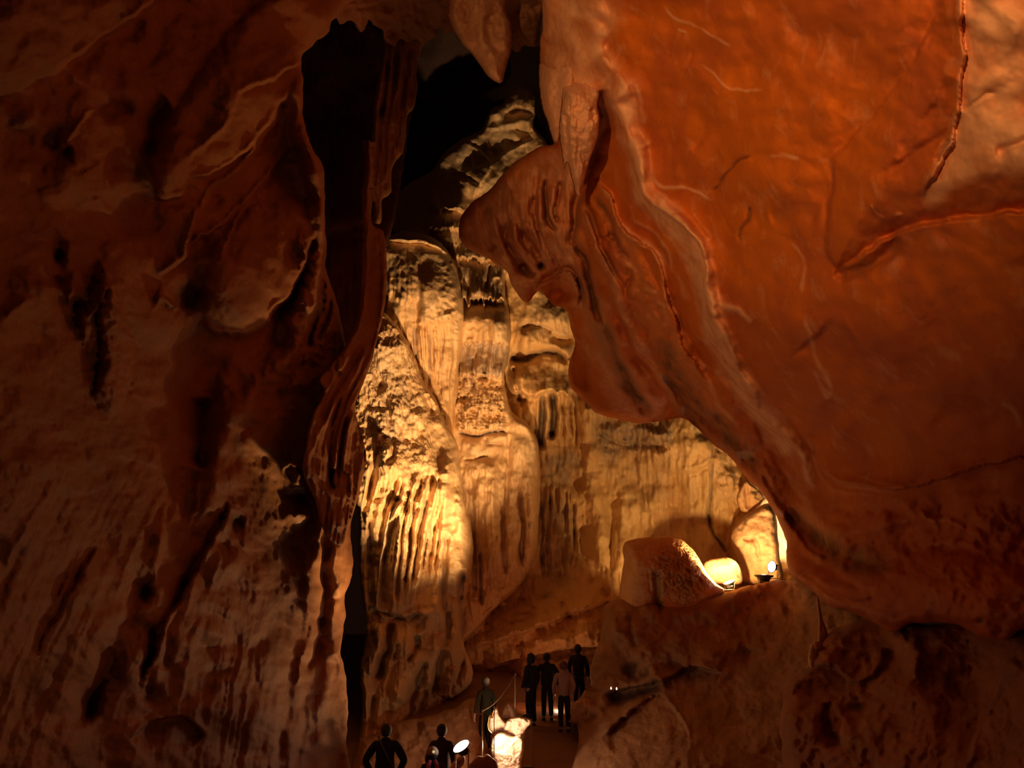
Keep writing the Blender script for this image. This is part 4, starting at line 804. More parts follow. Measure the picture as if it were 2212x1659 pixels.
          B(1900, 1130, 60, 24, 14), B(1990, 1110, 34, 24, 18), B(1950, 1160, 30, 24, -22), C('s', '1985,1100 2010,1120 2050,1125 2085,1140', 6, 10, v=.5), B(1925, 1105, 34, 10, -16), B(2060, 1140, 46, 30, -14), C('s', '1780,1180 1830,1150 1900,1140 1980,1120', 5, 8, v=.3), C('s', '2000,1180 2060,1170 2120,1195 2180,1240', 7, 12, v=.3), C('g', '1960,1200 2010,1180 2100,1200', 10, 12), N(46, 12, 81, 4, mask=box(1780, 2600, 1080, 1260, 50)), N(18, 4, 82, 4, mask=box(1740, 2600, 1080, 1380, 40)),
          B(2060, 1270, 180, 70, 36), C('r', '1712,1240 1790,1290 1900,1330 1960,1350', 10, 14, v=.3), C('L', '1740,1240 1810,1280 1860,1300 1890,1290', 12, -14), B(2140, 1320, 30, 26, 14, v=.3), B(2115, 1344, 10, 5, -12, k=.8), C('g', '1720,1190 1800,1240 1860,1270', 12, 14)],
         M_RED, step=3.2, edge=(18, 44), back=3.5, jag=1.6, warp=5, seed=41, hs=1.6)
tag(o, kind='structure')

# ------------------------------------------------------------------ pendants of the right-hand wall
o = slab('stalactite', '1174,90 1168,120 1164,150 1166,200 1172,236 1182,262 1190,290 1198,308 1206,306 1216,270 1236,200 1240,120 1230,90', [(1180, 80, 15.9), (1180, 190, 14.5), (1200, 300, 15.0), (1230, 150, 14.0)],
         [N(40, 8, 1), N(14, 2, 2), C('r', '1190,140 1188,220 1198,290', 12, 12)], M_PENDANT, step=2.4, edge=(18, 40), back=.4, closed=True, jag=.8, warp=2, seed=51)
tag(o, 'slim pale pendant at the left rim of the red wall, half behind the broader one', 'stalactite')
o = slab('stalactite', '1200,120 1206,160 1214,206 1210,250 1208,280 1210,310 1216,345 1220,366 1226,350 1232,372 1244,420 1252,426 1262,390 1272,352 1284,318 1292,290 1294,250 1290,225 1298,190 1306,130', [(1200, 110, 15.2), (1300, 110, 14.6), (1220, 230, 13.5), (1245, 400, 15.0), (1290, 230, 13.3)],
         [N(50, 10, 1), N(15, 3, 2), C('r', '1240,180 1234,260 1242,340 1250,400', 18, 20, v=.3), C('g', '1222,240 1226,300 1228,345', 6, 12), C('r', '1270,220 1268,280 1262,330', 12, 10, v=.3), C('g', '1276,232 1284,248 1280,262', 5, 10), C('g', '1250,300 1246,360 1250,400', 6, 6), N(9, 2.5, 6, 3, aspect=4, kind='r')], M_PENDANT, step=2.2, edge=(16, 34), back=.5, closed=True, jag=1, warp=2, seed=53, hs=1.6)
tag(o, 'broad ragged pale pendant hanging beside the dark cleft on the red wall', 'stalactite')

# ------------------------------------------------------------------ rocks around the ledge lamps
def patch(name, fn, x0, x1, y0, y1, nx, ny, mat, thick=0.6):
    gx = np.linspace(x0, x1, nx); gy = np.linspace(y0, y1, ny)
    GX, GY = np.meshgrid(gx, gy); GX, GY, GZ = fn(GX, GY)
    top = np.stack([GX.ravel(), GY.ravel(), GZ.ravel()], 1); bot = top-[0, 0, thick]
    ii = np.arange(GX.size).reshape(GX.shape); n = GX.size
    f = [np.stack([ii[:-1, :-1].ravel(), ii[:-1, 1:].ravel(), ii[1:, 1:].ravel(), ii[1:, :-1].ravel()], 1),
         np.stack([ii[:-1, :-1].ravel(), ii[1:, :-1].ravel(), ii[1:, 1:].ravel(), ii[:-1, 1:].ravel()], 1)+n]
    for e in (ii[0], ii[-1], ii[:, 0], ii[:, -1]):
        f.append(np.stack([e[:-1], e[1:], e[1:]+n, e[:-1]+n], 1))
    V = np.vstack([top, bot])
    return link_mesh(name, V, np.concatenate(f), mat, masks=np.tile([0.1, 0.1, 0.2, 1], (len(V), 1)))
LZ = at(1500, 1264, 21.5).z
YF = at(1500, 1264, 21.2).y
def _ledge(X, Y):
    t = (Y-19.5)/6.5
    Z = np.interp(X/Y*math.cos(PITCH)*1.04*1720+1106, [1340, 1440, 1556, 1650, 1740], [2.25, 2.45, 2.8, 3.05, 3.1]) + 0.05*(Y-20) + 0.07*fbm(X/0.8, Y/0.8, 4, 71) - 0.35*np.exp(-((Y-YF)/0.5)**2)
    return X, Y, Z
o = patch('ledge_ground', _ledge, 3.1, 9.6, YF, 27.0, 90, 90, M_GREY, 0.5)
tag(o, kind='structure')
o = slab('rock_slab', '1600,1020 1660,1040 1720,1090 1740,1160 1740,1250 1690,1260 1660,1200 1640,1120 1610,1080', [(1620, 1040, 27.4), (1700, 1150, 26.6), (1720, 1240, 26.0)],
         [N(40, 8, 1), N(14, 3, 2), C('L', '1636,1066 1660,1096 1676,1130 1690,1176', 8, 6)], M_FLOW, step=3, edge=(12, 20), back=.6, closed=True, seed=55)
tag(o, 'glaring white lit rock seen through the slit under the red overhang', 'rock')
o = slab('tilted_stone', '1592,1080 1600,1052 1612,1038 1630,1050 1650,1068 1662,1090 1654,1110 1640,1120 1622,1128 1612,1110 1600,1104', [(1620, 1080, 25.6)],
         [N(30, 6, 1), N(10, 2, 2), C('g', '1608,1042 1612,1070 1618,1100', 5, 10, k=.3), C('g', '1620,1060 1636,1062 1632,1078', 3, 6, k=.3)], M_MOUND, step=2.2, edge=(10, 24), back=.5, closed=True, seed=57)
tag(o, 'small orange rock wedged above the tall standing rock', 'rock')
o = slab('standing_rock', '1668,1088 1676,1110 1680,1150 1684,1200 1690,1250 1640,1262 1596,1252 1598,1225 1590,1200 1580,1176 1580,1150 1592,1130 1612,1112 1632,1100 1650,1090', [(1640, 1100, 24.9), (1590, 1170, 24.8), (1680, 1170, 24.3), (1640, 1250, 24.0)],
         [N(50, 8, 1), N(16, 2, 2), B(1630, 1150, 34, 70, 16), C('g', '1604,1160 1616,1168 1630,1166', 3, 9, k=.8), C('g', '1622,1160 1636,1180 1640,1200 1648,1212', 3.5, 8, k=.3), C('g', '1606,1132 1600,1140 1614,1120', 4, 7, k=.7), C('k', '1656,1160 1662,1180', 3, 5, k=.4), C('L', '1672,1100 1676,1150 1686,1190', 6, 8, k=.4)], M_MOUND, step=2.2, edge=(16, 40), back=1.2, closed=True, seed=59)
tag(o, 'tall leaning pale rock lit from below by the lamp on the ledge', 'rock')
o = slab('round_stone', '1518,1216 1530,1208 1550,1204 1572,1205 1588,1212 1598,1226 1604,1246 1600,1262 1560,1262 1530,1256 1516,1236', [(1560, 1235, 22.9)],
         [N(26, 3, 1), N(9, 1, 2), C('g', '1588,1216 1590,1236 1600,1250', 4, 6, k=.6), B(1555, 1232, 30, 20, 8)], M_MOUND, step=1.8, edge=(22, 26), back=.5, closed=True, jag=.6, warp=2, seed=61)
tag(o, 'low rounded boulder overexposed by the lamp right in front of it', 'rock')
o = slab('stalagmite_mound', '1350,1172 1372,1164 1400,1160 1440,1160 1468,1164 1490,1180 1506,1200 1520,1224 1534,1246 1550,1262 1566,1276 1548,1300 1500,1330 1420,1370 1340,1330 1336,1290 1342,1250 1348,1210 1344,1190',
         [(1400, 1170, 21.8), (1480, 1200, 21.8), (1420, 1280, 21.0), (1560, 1280, 21.2), (1350, 1250, 21.4)],
         [N(60, 8, 1), N(18, 2.4, 2), B(1420, 1230, 60, 60, 34), C('g', '1416,1230 1418,1270 1426,1330', 8, 24, k=.6), C('r', '1380,1200 1376,1260 1385,1320', 20, 10),
          N(11, 12, 7, 2, aspect=1.6, ang=-35, kind='r', mask=ell(1470, 1235, 46, 60, -45)), N(8, 3, 9, 2, aspect=2, mask=ell(1500, 1270, 60, 40, 0)), lambda F: setattr(F, 'p', ell(1470, 1240, 60, 70)(F)),
          C('g', '1400,1230 1404,1280', 4, 7), C('r', '1440,1180 1470,1190 1500,1230 1540,1275', 12, 6)],
         M_MOUND, step=2.0, edge=(34, 60), back=1.0, closed=True, jag=1, warp=3, seed=63)
tag(o, 'domed stalagmite mound with pitted flank left of the ledge lamps', 'stalagmite')
o = slab('rock_mass', '1345,1290 1400,1290 1440,1300 1490,1306 1520,1296 1556,1284 1600,1270 1650,1258 1700,1254 1740,1258 1800,1280 1880,1320 1960,1340 1960,1900 1240,1900 1250,1600 1230,1560 1236,1540 1240,1520 1252,1510 1262,1490 1280,1500 1282,1494 1274,1470 1276,1440 1284,1410 1296,1384 1300,1350 1304,1320 1318,1300',
         [(1350, 1300, 21.0), (1290, 1400, 19.8), (1280, 1490, 19.2), (1260, 1580, 18.0), (1250, 1700, 15), (1500, 1300, 20.8), (1700, 1262, 20.8), (1500, 1450, 18.2), (1700, 1450, 17), (1450, 1600, 15.2), (1700, 1650, 13.2), (1900, 1400, 14.4), (1900, 1800, 10.5), (1400, 1850, 11.5)],
         [N(170, 30, 1), N(60, 12, 2), N(22, 5, 3), N(10, 1.6, 4), B(1330, 1380, 40, 80, 26), B(1385, 1400, 34, 70, 18), C('g', '1358,1330 1362,1370 1372,1400', 7, 13, k=.4), C('g', '1414,1280 1422,1310 1426,1330', 9, 20, k=.7), C('r', '1290,1400 1284,1450 1290,1495', 12, 20),
          B(1362, 1445, 16, 16, -34, k=.8), B(1392, 1452, 12, 12, -26, k=.6), C('L', '1300,1500 1350,1486 1400,1480 1440,1468 1500,1440 1560,1450', 18, -34), C('g', '1310,1510 1380,1500 1430,1480', 16, 40, k=.7), C('r', '1408,1440 1412,1470', 12, 14),
          C('L', '1300,1600 1340,1560 1390,1520 1430,1500 1450,1520 1480,1570 1490,1620', 16, -30), C('r', '1300,1590 1350,1545 1400,1512', 14, 14), C('r', '1440,1500 1470,1560 1485,1610', 9, 12), C('r', '1255,1530 1290,1540 1300,1570', 24, 16), B(1276, 1545, 12, 8, -12, k=.5), C('g', '1690,1300 1740,1320 1690,1318', 10, 14), C('r', '1450,1390 1500,1420 1560,1440', 30, 14), B(1330, 1640, 70, 60, 26), B(1520, 1640, 60, 50, 16), C('g', '1620,1400 1600,1500 1560,1600', 40, 20)],
         M_GREY, step=3, edge=(30, 40), back=0.9, jag=3, warp=6, seed=65)
tag(o, kind='structure'); o.name = 'terrace_rock'
o = slab('boulder_pile', '1900,1320 1960,1326 2000,1350 2100,1340 2300,1340 2700,1300 2700,1900 1700,1900 1690,1640 1684,1580 1690,1520 1702,1470 1730,1446 1750,1440 1746,1400 1750,1388 1772,1384 1780,1366 1820,1352 1860,1340 1880,1334',
         [(1760, 1400, 13.6), (1900, 1340, 12.8), (1700, 1500, 12.6), (1720, 1700, 10.5), (1900, 1500, 10.6), (2000, 1400, 10.2), (2080, 1450, 9.8), (2200, 1400, 8.0), (2100, 1650, 7.0), (1900, 1800, 8.0), (2600, 1400, 4.6), (2600, 1800, 4.2)],
         [N(190, 46, 1), N(70, 22, 2), N(30, 8, 3, kind='r'), N(12, 2.4, 4), B(1830, 1400, 60, 46, 40), C('L', '1750,1440 1800,1440 1850,1470 1900,1440 1908,1400', 16, -30), C('r', '1880,1340 1940,1370 1976,1420 1984,1480', 20, 22, v=.1), B(1925, 1420, 30, 36, -22), B(1740, 1580, 60, 110, 46), C('g', '1780,1520 1790,1570 1806,1620', 14, 40, k=.7), C('r', '1800,1520 1830,1560 1842,1600', 13, 20), B(1850, 1530, 14, 12, -26, k=.8), B(1846, 1512, 8, 8, -16, k=.8),
          C('r', '1870,1430 1920,1490 1980,1530 2040,1560', 26, 20), C('s', '2004,1528 2030,1538 2060,1560', 6, 12, v=.4), B(2010, 1590, 50, 40, 34), B(2090, 1450, 70, 70, -50), C('r', '2190,1420 2160,1500 2120,1580', 40, 40), C('L', '2180,1420 2150,1500 2110,1580 2090,1650', 16, -30), C('g', '1998,1360 2000,1440 2010,1500', 20, 30), B(2060, 1440, 20, 12, 16), C('r', '2030,1490 2060,1510 2110,1530', 12, 14), C('g', '1900,1620 1930,1600 1960,1620', 16, 20), B(1900, 1560, 40, 30, 14)],
         M_RED, step=3.4, edge=(30, 60), back=2.5, jag=3, warp=7, seed=67)
o.data.materials[0] = rock_mat('brown_boulder_rock', (0.42, 0.16, 0.06), (0.30, 0.12, 0.05), (0.55, 0.32, 0.2), (0.09, 0.04, 0.03), bump=0.6, rough=.75, pop=.3)
tag(o, kind='structure'); o.name = 'boulder_slope'
o = slab('thin_stalagmite', '1766,1284 1772,1310 1778,1340 1786,1362 1790,1392 1768,1392 1768,1340 1764,1310', [(1775, 1340, 13.5)], [N(20, 3, 1), N(8, 1, 2)], M_MOUND, step=1.8, edge=(6, 10), back=.15, closed=True, jag=.5, warp=1, seed=69)
tag(o, 'needle-thin stalagmite rising toward the lower rim of the red wall', 'stalagmite')
o = slab('stub_stalagmite', '1750,1392 1758,1384 1772,1386 1780,1400 1782,1430 1776,1446 1752,1446 1746,1420', [(1764, 1415, 13.0)], [N(20, 3, 1), N(8, 1, 2), B(1764, 1396, 10, 8, 6, v=.4)], M_MOUND, step=1.8, edge=(10, 14), back=.25, closed=True, jag=.5, warp=1, seed=70)
tag(o, 'short blunt stalagmite at the foot of the needle-thin one', 'stalagmite')

# ------------------------------------------------------------------ small made things
M_METAL = plain('galvanised_metal', (0.55, 0.50, 0.46), 0.4, 0.7)
M_BLACK = plain('black_housing', (0.03, 0.03, 0.03), 0.5, 0.2)
M_GLASS = plain('lit_lamp_glass', (0.9, 0.9, 0.9), 0.3, emit=(1.0, 0.86, 0.78), es=18)
M_ROPE = plain('grey_rope', (0.30, 0.22, 0.16), 0.9, bump=0.5, bscale=120)
def bm_obj(name, bm, mat, parent=None, loc=(0, 0, 0), smooth=True):
    me = bpy.data.meshes.new(name); bmesh.ops.recalc_face_normals(bm, faces=bm.faces); bm.to_mesh(me); bm.free()
    for p in me.polygons: p.use_smooth = smooth
    me.materials.append(mat)
    o = bpy.data.objects.new(name, me); COL.objects.link(o); o.location = loc
    if parent is not None: o.parent = parent
    return o
def tube(bm, pts, r, n=8):
    pts = [Vector(p) for p in pts]; rings = []
    rr = r if isinstance(r, (list, tuple)) else [r]*len(pts)
    for i, p in enumerate(pts):
        t = (pts[min(i+1, len(pts)-1)]-pts[max(i-1, 0)]).normalized()
        u = t.orthogonal().normalized(); v = t.cross(u)
        rings.append([bm.verts.new(p+rr[i]*(math.cos(2*math.pi*k/n)*u+math.sin(2*math.pi*k/n)*v)) for k in range(n)])
    # keep the frames from twisting
    for i in range(1, len(rings)):
        a = rings[i-1]; b = rings[i]
        best = min(range(n), key=lambda s: sum((a[k].co-b[(k+s) % n].co).length for k in range(n)))
        rings[i] = b[best:]+b[:best]
    for i in range(len(rings)-1):
        for k in range(n):
            bm.faces.new((rings[i][k], rings[i][(k+1) % n], rings[i+1][(k+1) % n], rings[i+1][k]))
    bm.faces.new(rings[0][::-1]); bm.faces.new(rings[-1])
def boxm(bm, c, s, rot=None):
    m = Matrix.Translation(c) @ (rot or Matrix.Identity(4)) @ Matrix.Diagonal((*s, 1))
    return bmesh.ops.create_cube(bm, size=1.0, matrix=m)['verts']
def empty(name, loc, rz=0):
    o = bpy.data.objects.new(name, None); COL.objects.link(o); o.location = loc; o.rotation_euler = (0, 0, rz); o.empty_display_size = 0.1
    return o
def floodlight(loc, normal, r, drop, label):
    """round floodlight: glass centre at loc, shining along normal, its foot plate 'drop' metres below"""
    loc = Vector(loc); nrm = Vector(normal).normalized()
    base = loc-Vector((0, 0, drop))
    root = empty('floodlight', base); tag(root, label, 'floodlight', 'floodlights of the cave')
    q = nrm.to_track_quat('Z', 'Y').to_matrix().to_4x4()
    L = Matrix.Translation((0, 0, drop)) @ q
    bm = bmesh.new()
    prof = [(0.0, -0.9), (0.35, -0.88), (0.62, -0.6), (0.8, -0.25), (1.08, -0.1), (1.1, 0.03), (1.0, 0.03), (0.98, -0.03)]
    rings = [[bm.verts.new(L @ Vector((a*r*math.cos(t*math.pi/14), a*r*math.sin(t*math.pi/14), z*r))) for t in range(28)] for a, z in prof[1:]]
    c = bm.verts.new(L @ Vector((0, 0, prof[0][1]*r)))
    for k in range(28): bm.faces.new((c, rings[0][k], rings[0][(k+1) % 28]))
    for i in range(len(rings)-1):
        for k in range(28): bm.faces.new((rings[i][k], rings[i][(k+1) % 28], rings[i+1][(k+1) % 28], rings[i+1][k]))
    for k in range(-3, 4): boxm(bm, (0, 0, 0), (1, 1, 1)) if False else None
    for k in range(-3, 4):
        vs = boxm(bm, (k*r*0.2, 0, -0.72*r), (0.03*r, 1.1*r*math.cos(k*0.28), 0.34*r)); bmesh.ops.transform(bm, matrix=L, verts=vs)
    bm_obj('housing', bm, M_BLACK, root)
    bm = bmesh.new()
    vs = [bm.verts.new(L @ Vector((0.97*r*math.cos(t*math.pi/16), 0.97*r*math.sin(t*math.pi/16), 0.0))) for t in range(32)]
    top = bm.verts.new(L @ Vector((0, 0, 0.10*r)))
    for k in range(32): bm.faces.new((vs[k], vs[(k+1) % 32], top))
    g = bm_obj('glass', bm, M_GLASS, root); g['label'] = 'glaring white glass'
    bm = bmesh.new()
    side = (q @ Vector((1, 0, 0, 0))).xyz
    if abs(side.z) > 0.7: side = (q @ Vector((0, 1, 0, 0))).xyz
    side.z = 0; side.normalize(); a = Vector((0, 0, drop))+nrm*(-0.3*r)
    f = [Vector((0, 0, 0.012))+side*s*r*1.16 for s in (-1, 1)]
    tube(bm, [a+side*-1.16*r, f[0], f[1], a+side*1.16*r], 0.014, 8)
    bm_obj('bracket', bm, M_METAL, root)
    bm = bmesh.new(); boxm(bm, (0, 0, 0.006), (r*1.9, r*1.3, 0.012)); bm_obj('base_plate', bm, M_METAL, root, smooth=False)
    return root
def to_cam(p): return (Vector(CAM.tolist())-Vector(p)).normalized()
p = at(996, 1612, 13.1)
floodlight(p, to_cam(p)*0.42+Vector((-0.48, 0, 0.78)), 0.145, max(0.2, p.z-floor_z(p.x, p.y)-0.0), 'glaring oval floodlight beside the standing visitors at the bottom of the cave')
p = at(1667, 1224, 22.9); floodlight(p, to_cam(p)*0.7+Vector((-0.8, 0.2, 0.2)), 0.16, 0.34, 'dazzling round floodlight at the foot of the tall leaning rock')
p = at(1575, 1257, 22.0); floodlight(p, to_cam(p)*0.5+Vector((-0.2, 0.3, 0.9)), 0.16, 0.22, 'upturned floodlight right below the low rounded boulder')
p = at(1650, 1243, 22.2); floodlight(p, to_cam(p)*0.16+Vector((0.1, 0.1, 1.0)), 0.24, 0.30, 'flat floodlight turned upward, seen edge-on just below the dazzling round one')
p = at(1136, 1549, 17.2); floodlight(p, Vector(at(915, 900, 25))-Vector(p), 0.11, max(0.2, p.z-floor_z(p.x, p.y)), 'dark-backed floodlight half hidden behind the glaring path rocks, facing the flowstone')

# ---- posts and rope
def post(px, y0, y1, d, rad, label):
    a = at(px, y1, d); b = at(px, y0, d); zf = float(floor_z(a.x, a.y)); z0 = min(a.z, zf)-0.02
    root = empty('rope_post', (a.x, a.y, z0)); tag(root, label, 'post', 'rope posts along the path')
    h = b.z-z0
    bm = bmesh.new(); tube(bm, [(0, 0, 0), (0, 0, h*0.98)], [rad, rad*0.75], 12); bm_obj('pole', bm, M_METAL, root)
    bm = bmesh.new(); tube(bm, [(0, 0, h*0.98), (0, 0, h)], [rad*1.2, rad*0.6], 12); bm_obj('cap', bm, M_METAL, root)
    bm = bmesh.new(); tube(bm, [(0, 0, 0), (0, 0, 0.02)], [rad*3, rad*2.6], 16); bm_obj('foot', bm, M_METAL, root)
    return Vector((a.x, a.y, b.z))
t1 = post(1113, 1455, 1556, 16.6, 0.020, 'slim metal post rising behind the glaring path rocks, next to the dark group')
t2 = post(1041, 1535, 1640, 15.0, 0.018, 'slim metal post left of the glaring path rocks, right of the oval floodlight')
t3 = post(1067, 1528, 1640, 14.7, 0.011, 'thin dark rod standing in front of the glaring path rocks')
def rope(a, b, sag, label):
    n = 18; bm = bmesh.new()
    pts = [a.lerp(b, i/n)-Vector((0, 0, sag*4*(i/n)*(1-i/n))) for i in range(n+1)]
    o0 = (a+b)/2
    tube(bm, [p-o0 for p in pts], 0.012, 8)
    o = bm_obj('rope', bm, M_ROPE, None, o0); tag(o, label, 'rope')
rope(t1-Vector((0, 0, 0.02)), t2-Vector((0, 0, 0.02)), 0.12, 'thin rope sagging between the two slim metal posts')

# ---- rocks beside the path
def stone(name, outline, d, label, mat=M_MOUND, ops=None, back=0.5, seed=80, edge=(9, 16), step=1.6, cat='rock', group=None):
    o = slab(name, outline, [(*q[:2], q[2]) for q in d] if isinstance(d, list) else [(P(outline)[0][0], P(outline)[0][1], d)],
             ops or [N(26, 5, 1), N(9, 2, 2, kind='r')], mat, step=step, edge=edge, back=back, closed=True, jag=1.0, sm=4, warp=2, seed=seed)
    tag(o, label, cat, group); return o
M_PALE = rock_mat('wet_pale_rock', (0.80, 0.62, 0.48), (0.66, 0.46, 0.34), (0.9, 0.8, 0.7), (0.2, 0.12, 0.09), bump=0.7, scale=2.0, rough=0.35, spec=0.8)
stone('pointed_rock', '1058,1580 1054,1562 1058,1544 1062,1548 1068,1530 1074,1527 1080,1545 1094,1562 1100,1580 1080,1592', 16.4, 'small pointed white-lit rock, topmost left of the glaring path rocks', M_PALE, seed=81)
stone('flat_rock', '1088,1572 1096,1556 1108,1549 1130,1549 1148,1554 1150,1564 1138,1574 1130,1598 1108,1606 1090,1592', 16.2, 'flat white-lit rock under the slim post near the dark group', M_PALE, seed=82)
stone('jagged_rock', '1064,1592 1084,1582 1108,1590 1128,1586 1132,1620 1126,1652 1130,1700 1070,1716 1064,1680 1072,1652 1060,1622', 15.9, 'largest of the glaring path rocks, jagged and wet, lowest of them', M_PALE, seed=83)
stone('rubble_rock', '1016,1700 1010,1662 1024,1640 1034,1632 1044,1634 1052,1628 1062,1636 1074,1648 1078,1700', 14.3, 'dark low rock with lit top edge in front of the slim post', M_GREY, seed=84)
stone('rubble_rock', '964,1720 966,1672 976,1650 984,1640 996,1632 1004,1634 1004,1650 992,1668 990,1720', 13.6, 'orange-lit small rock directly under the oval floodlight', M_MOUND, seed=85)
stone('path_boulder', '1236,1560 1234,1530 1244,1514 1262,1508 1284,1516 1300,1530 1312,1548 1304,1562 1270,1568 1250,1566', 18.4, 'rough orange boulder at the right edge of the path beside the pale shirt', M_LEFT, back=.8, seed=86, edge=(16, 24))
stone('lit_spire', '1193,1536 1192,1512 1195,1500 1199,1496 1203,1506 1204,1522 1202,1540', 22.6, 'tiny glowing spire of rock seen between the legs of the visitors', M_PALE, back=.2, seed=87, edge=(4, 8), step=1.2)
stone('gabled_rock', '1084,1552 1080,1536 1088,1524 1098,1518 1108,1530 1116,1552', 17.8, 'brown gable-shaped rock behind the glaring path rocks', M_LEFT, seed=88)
for (px, py, d, lb) in ((1320, 1487, 17.9, 'tiny glowing candle-like lamp, left of the two under the terrace rock'), (1332, 1488, 17.9, 'tiny glowing candle-like lamp, right of the two under the terrace rock')):
    p = at(px, py, d-1.2); root = empty('small_lamp', p-Vector((0, 0, 0.05))); tag(root, lb, 'lamp', 'tiny lamps under the terrace rock')
    bm = bmesh.new(); tube(bm, [(0, 0, 0), (0, 0, 0.03)], [0.022, 0.018], 10); bm_obj('socket', bm, M_BLACK, root)
    bm = bmesh.new(); tube(bm, [(0, 0, 0.03), (0, 0, 0.05), (0, 0, 0.085)], [0.012, 0.018, 0.003], 10)
    bm_obj('bulb', bm, plain('small_bulb', (0.9, 0.7, 0.5), 0.4, emit=(1.0, 0.45, 0.3), es=3.0), root)

o = slab('path_slope', '772,1610 800,1590 860,1560 920,1548 980,1530 1016,1508 1034,1520 1040,1560 1052,1600 1056,1760 772,1760', [(800, 1600, 17.4), (1000, 1520, 18.6), (1030, 1600, 17.6), (800, 1740, 15.6), (1050, 1740, 15.8)],
         [N(60, 14, 1), N(20, 5, 2), N(8, 1.5, 3), C('g', '905,1560 900,1590', 8, 16)], M_GREY, step=2.6, edge=(26, 40), back=.8, jag=3, seed=91)
tag(o, kind='structure')

# ------------------------------------------------------------------ visitors
M_SKIN = plain('skin', (0.55, 0.34, 0.25), 0.6)
def skin_mesh(name, joints, bones, mat, parent, sub=2, root=0):
    bm = bmesh.new(); sk = bm.verts.layers.skin.verify()
    vs = []
    for i, (p, r) in enumerate(joints):
        v = bm.verts.new(p); v[sk].radius = (r, r) if not isinstance(r, tuple) else r; v[sk].use_root = (i == root); vs.append(v)
    for a, b in bones: bm.edges.new((vs[a], vs[b]))
    me = bpy.data.meshes.new(name); bm.to_mesh(me); bm.free(); me.materials.append(mat)
    o = bpy.data.objects.new(name, me); COL.objects.link(o); o.parent = parent
    m = o.modifiers.new('skin', 'SKIN'); m.use_smooth_shade = True; m.branch_smoothing = 0.4
    s = o.modifiers.new('subsurf', 'SUBSURF'); s.levels = sub; s.render_levels = sub
    return o
def person(loc, rz, H, label, top, legs, hair, elbow=0.05, hand=(0.0, 0.05), stance=0.0, hood=False, bulk=1.0, hat=None, lean=0.0, headturn=0.0, child=False, bend=0.0):
    s = H/1.75; hs_ = 1.18 if child else 1.0
    root = empty('person', loc, rz); tag(root, label, 'person')
    V3 = lambda x, y, z: Vector((x*s+lean*z*s*0.1, y*s, z*s))
    J = []; Bn = []
    def j(p, r, par=None):
        J.append((p, tuple(q*s for q in r) if isinstance(r, tuple) else r*s)); i = len(J)-1
        if par is not None: Bn.append((par, i))
        return i
    pel = j(V3(0, 0, .95), (.10, .10)); sp = j(V3(0, .005, 1.12), (.105, .09), pel); ch = j(V3(0, 0, 1.32), (.12, .10), sp)
    nb = j(V3(0, 0, 1.45), (.085, .07), ch); nk = j(V3(0, .005, 1.515), .052*hs_, nb)
    ht = math.sin(headturn), math.cos(headturn)
    hd = j(V3(ht[0]*.01, .012, 1.585), (.074*hs_, .085*hs_), nk); hc = j(V3(0, .01, 1.645), (.078*hs_, .092*hs_), hd); j(V3(0, .0, 1.70), (.058*hs_, .066*hs_), hc)
    nose = j(V3(ht[0]*.105, ht[1]*.105+.01, 1.605), .013, hd)
    for e in (-1, 1): j(V3(e*.088*ht[1]*hs_, -e*.088*ht[0], 1.62), .014, hc)
    for e in (-1, 1):
        sh = j(V3(e*.175, 0, 1.41), .058, ch); el = j(V3(e*(.215+elbow), -.03, 1.13), .043, sh)
        wx = e*(.235+elbow*0.3+hand[0]); wr = j(V3(wx, .04+hand[1], .90), .028, el); pm = j(V3(wx, .055+hand[1], .835), (.036, .018), wr)
        for k in range(4):
            f1 = j(V3(wx+.004*e, .03+hand[1]+k*.019, .785-(.004 if k in (0, 3) else -.004)), .0095, pm)
            f2 = j(V3(wx-.008*e, .034+hand[1]+k*.018, .752-(.012 if k in (1, 2) else 0)), .0085, f1); j(V3(wx-.02*e, .036+hand[1]+k*.017, .728-(.012 if k in (1, 2) else 0)), .0075, f2)
        th = j(V3(wx-.012*e, .092+hand[1], .845), .011, wr); j(V3(wx-.022*e, .115+hand[1], .805), .0095, th)
        hp = j(V3(e*.088, 0, .90), .09, pel); kn = j(V3(e*(.095+stance*.5), .02+bend*e*.05, .50), .062, hp); an = j(V3(e*(.10+stance), -.02+bend*e*.08, .09), .042, kn); ft = j(V3(e*(.108+stance), .07+bend*e*.08, .045), .038, an); j(V3(e*(.114+stance), .15+bend*e*.08, .035), .028, ft)
    skin_mesh('body', J, Bn, M_SKIN, root)
    # jacket
    J2 = []; B2 = []
    J, Bn = J2, B2
    def j(p, r, par=None):
        J2.append((p, tuple(q*s for q in r) if isinstance(r, tuple) else r*s)); i = len(J2)-1
        if par is not None: B2.append((par, i))
        return i
    b = bulk
    pl = j(V3(0, 0, .84), (.155*b, .145*b)); p2 = j(V3(0, 0, .98), (.16*b, .145*b), pl); p3 = j(V3(0, 0, 1.15), (.155*b, .14*b), p2); p4 = j(V3(0, 0, 1.33), (.175*b, .145*b), p3); nb2 = j(V3(0, 0, 1.46), (.10, .09), p4); j(V3(0, -.005, 1.535), (.072, .075), nb2)
    for e in (-1, 1):
        a = j(V3(e*.18, 0, 1.41), .073*b, p4); c = j(V3(e*(.22+elbow), -.03, 1.13), .060*b, a); j(V3(e*(.235+elbow*.3+hand[0]), .04+hand[1], .915), .042*b, c)
    skin_mesh('jacket', J2, B2, top, root, root=0)
    # trousers
    J3 = []; B3 = []
    def j(p, r, par=None):
        J3.append((p, r*s if not isinstance(r, tuple) else tuple(q*s for q in r))); i = len(J3)-1
        if par is not None: B3.append((par, i))
        return i
    w0 = j(V3(0, 0, .98), (.145, .13)); w1 = j(V3(0, 0, .88), (.15, .14), w0)
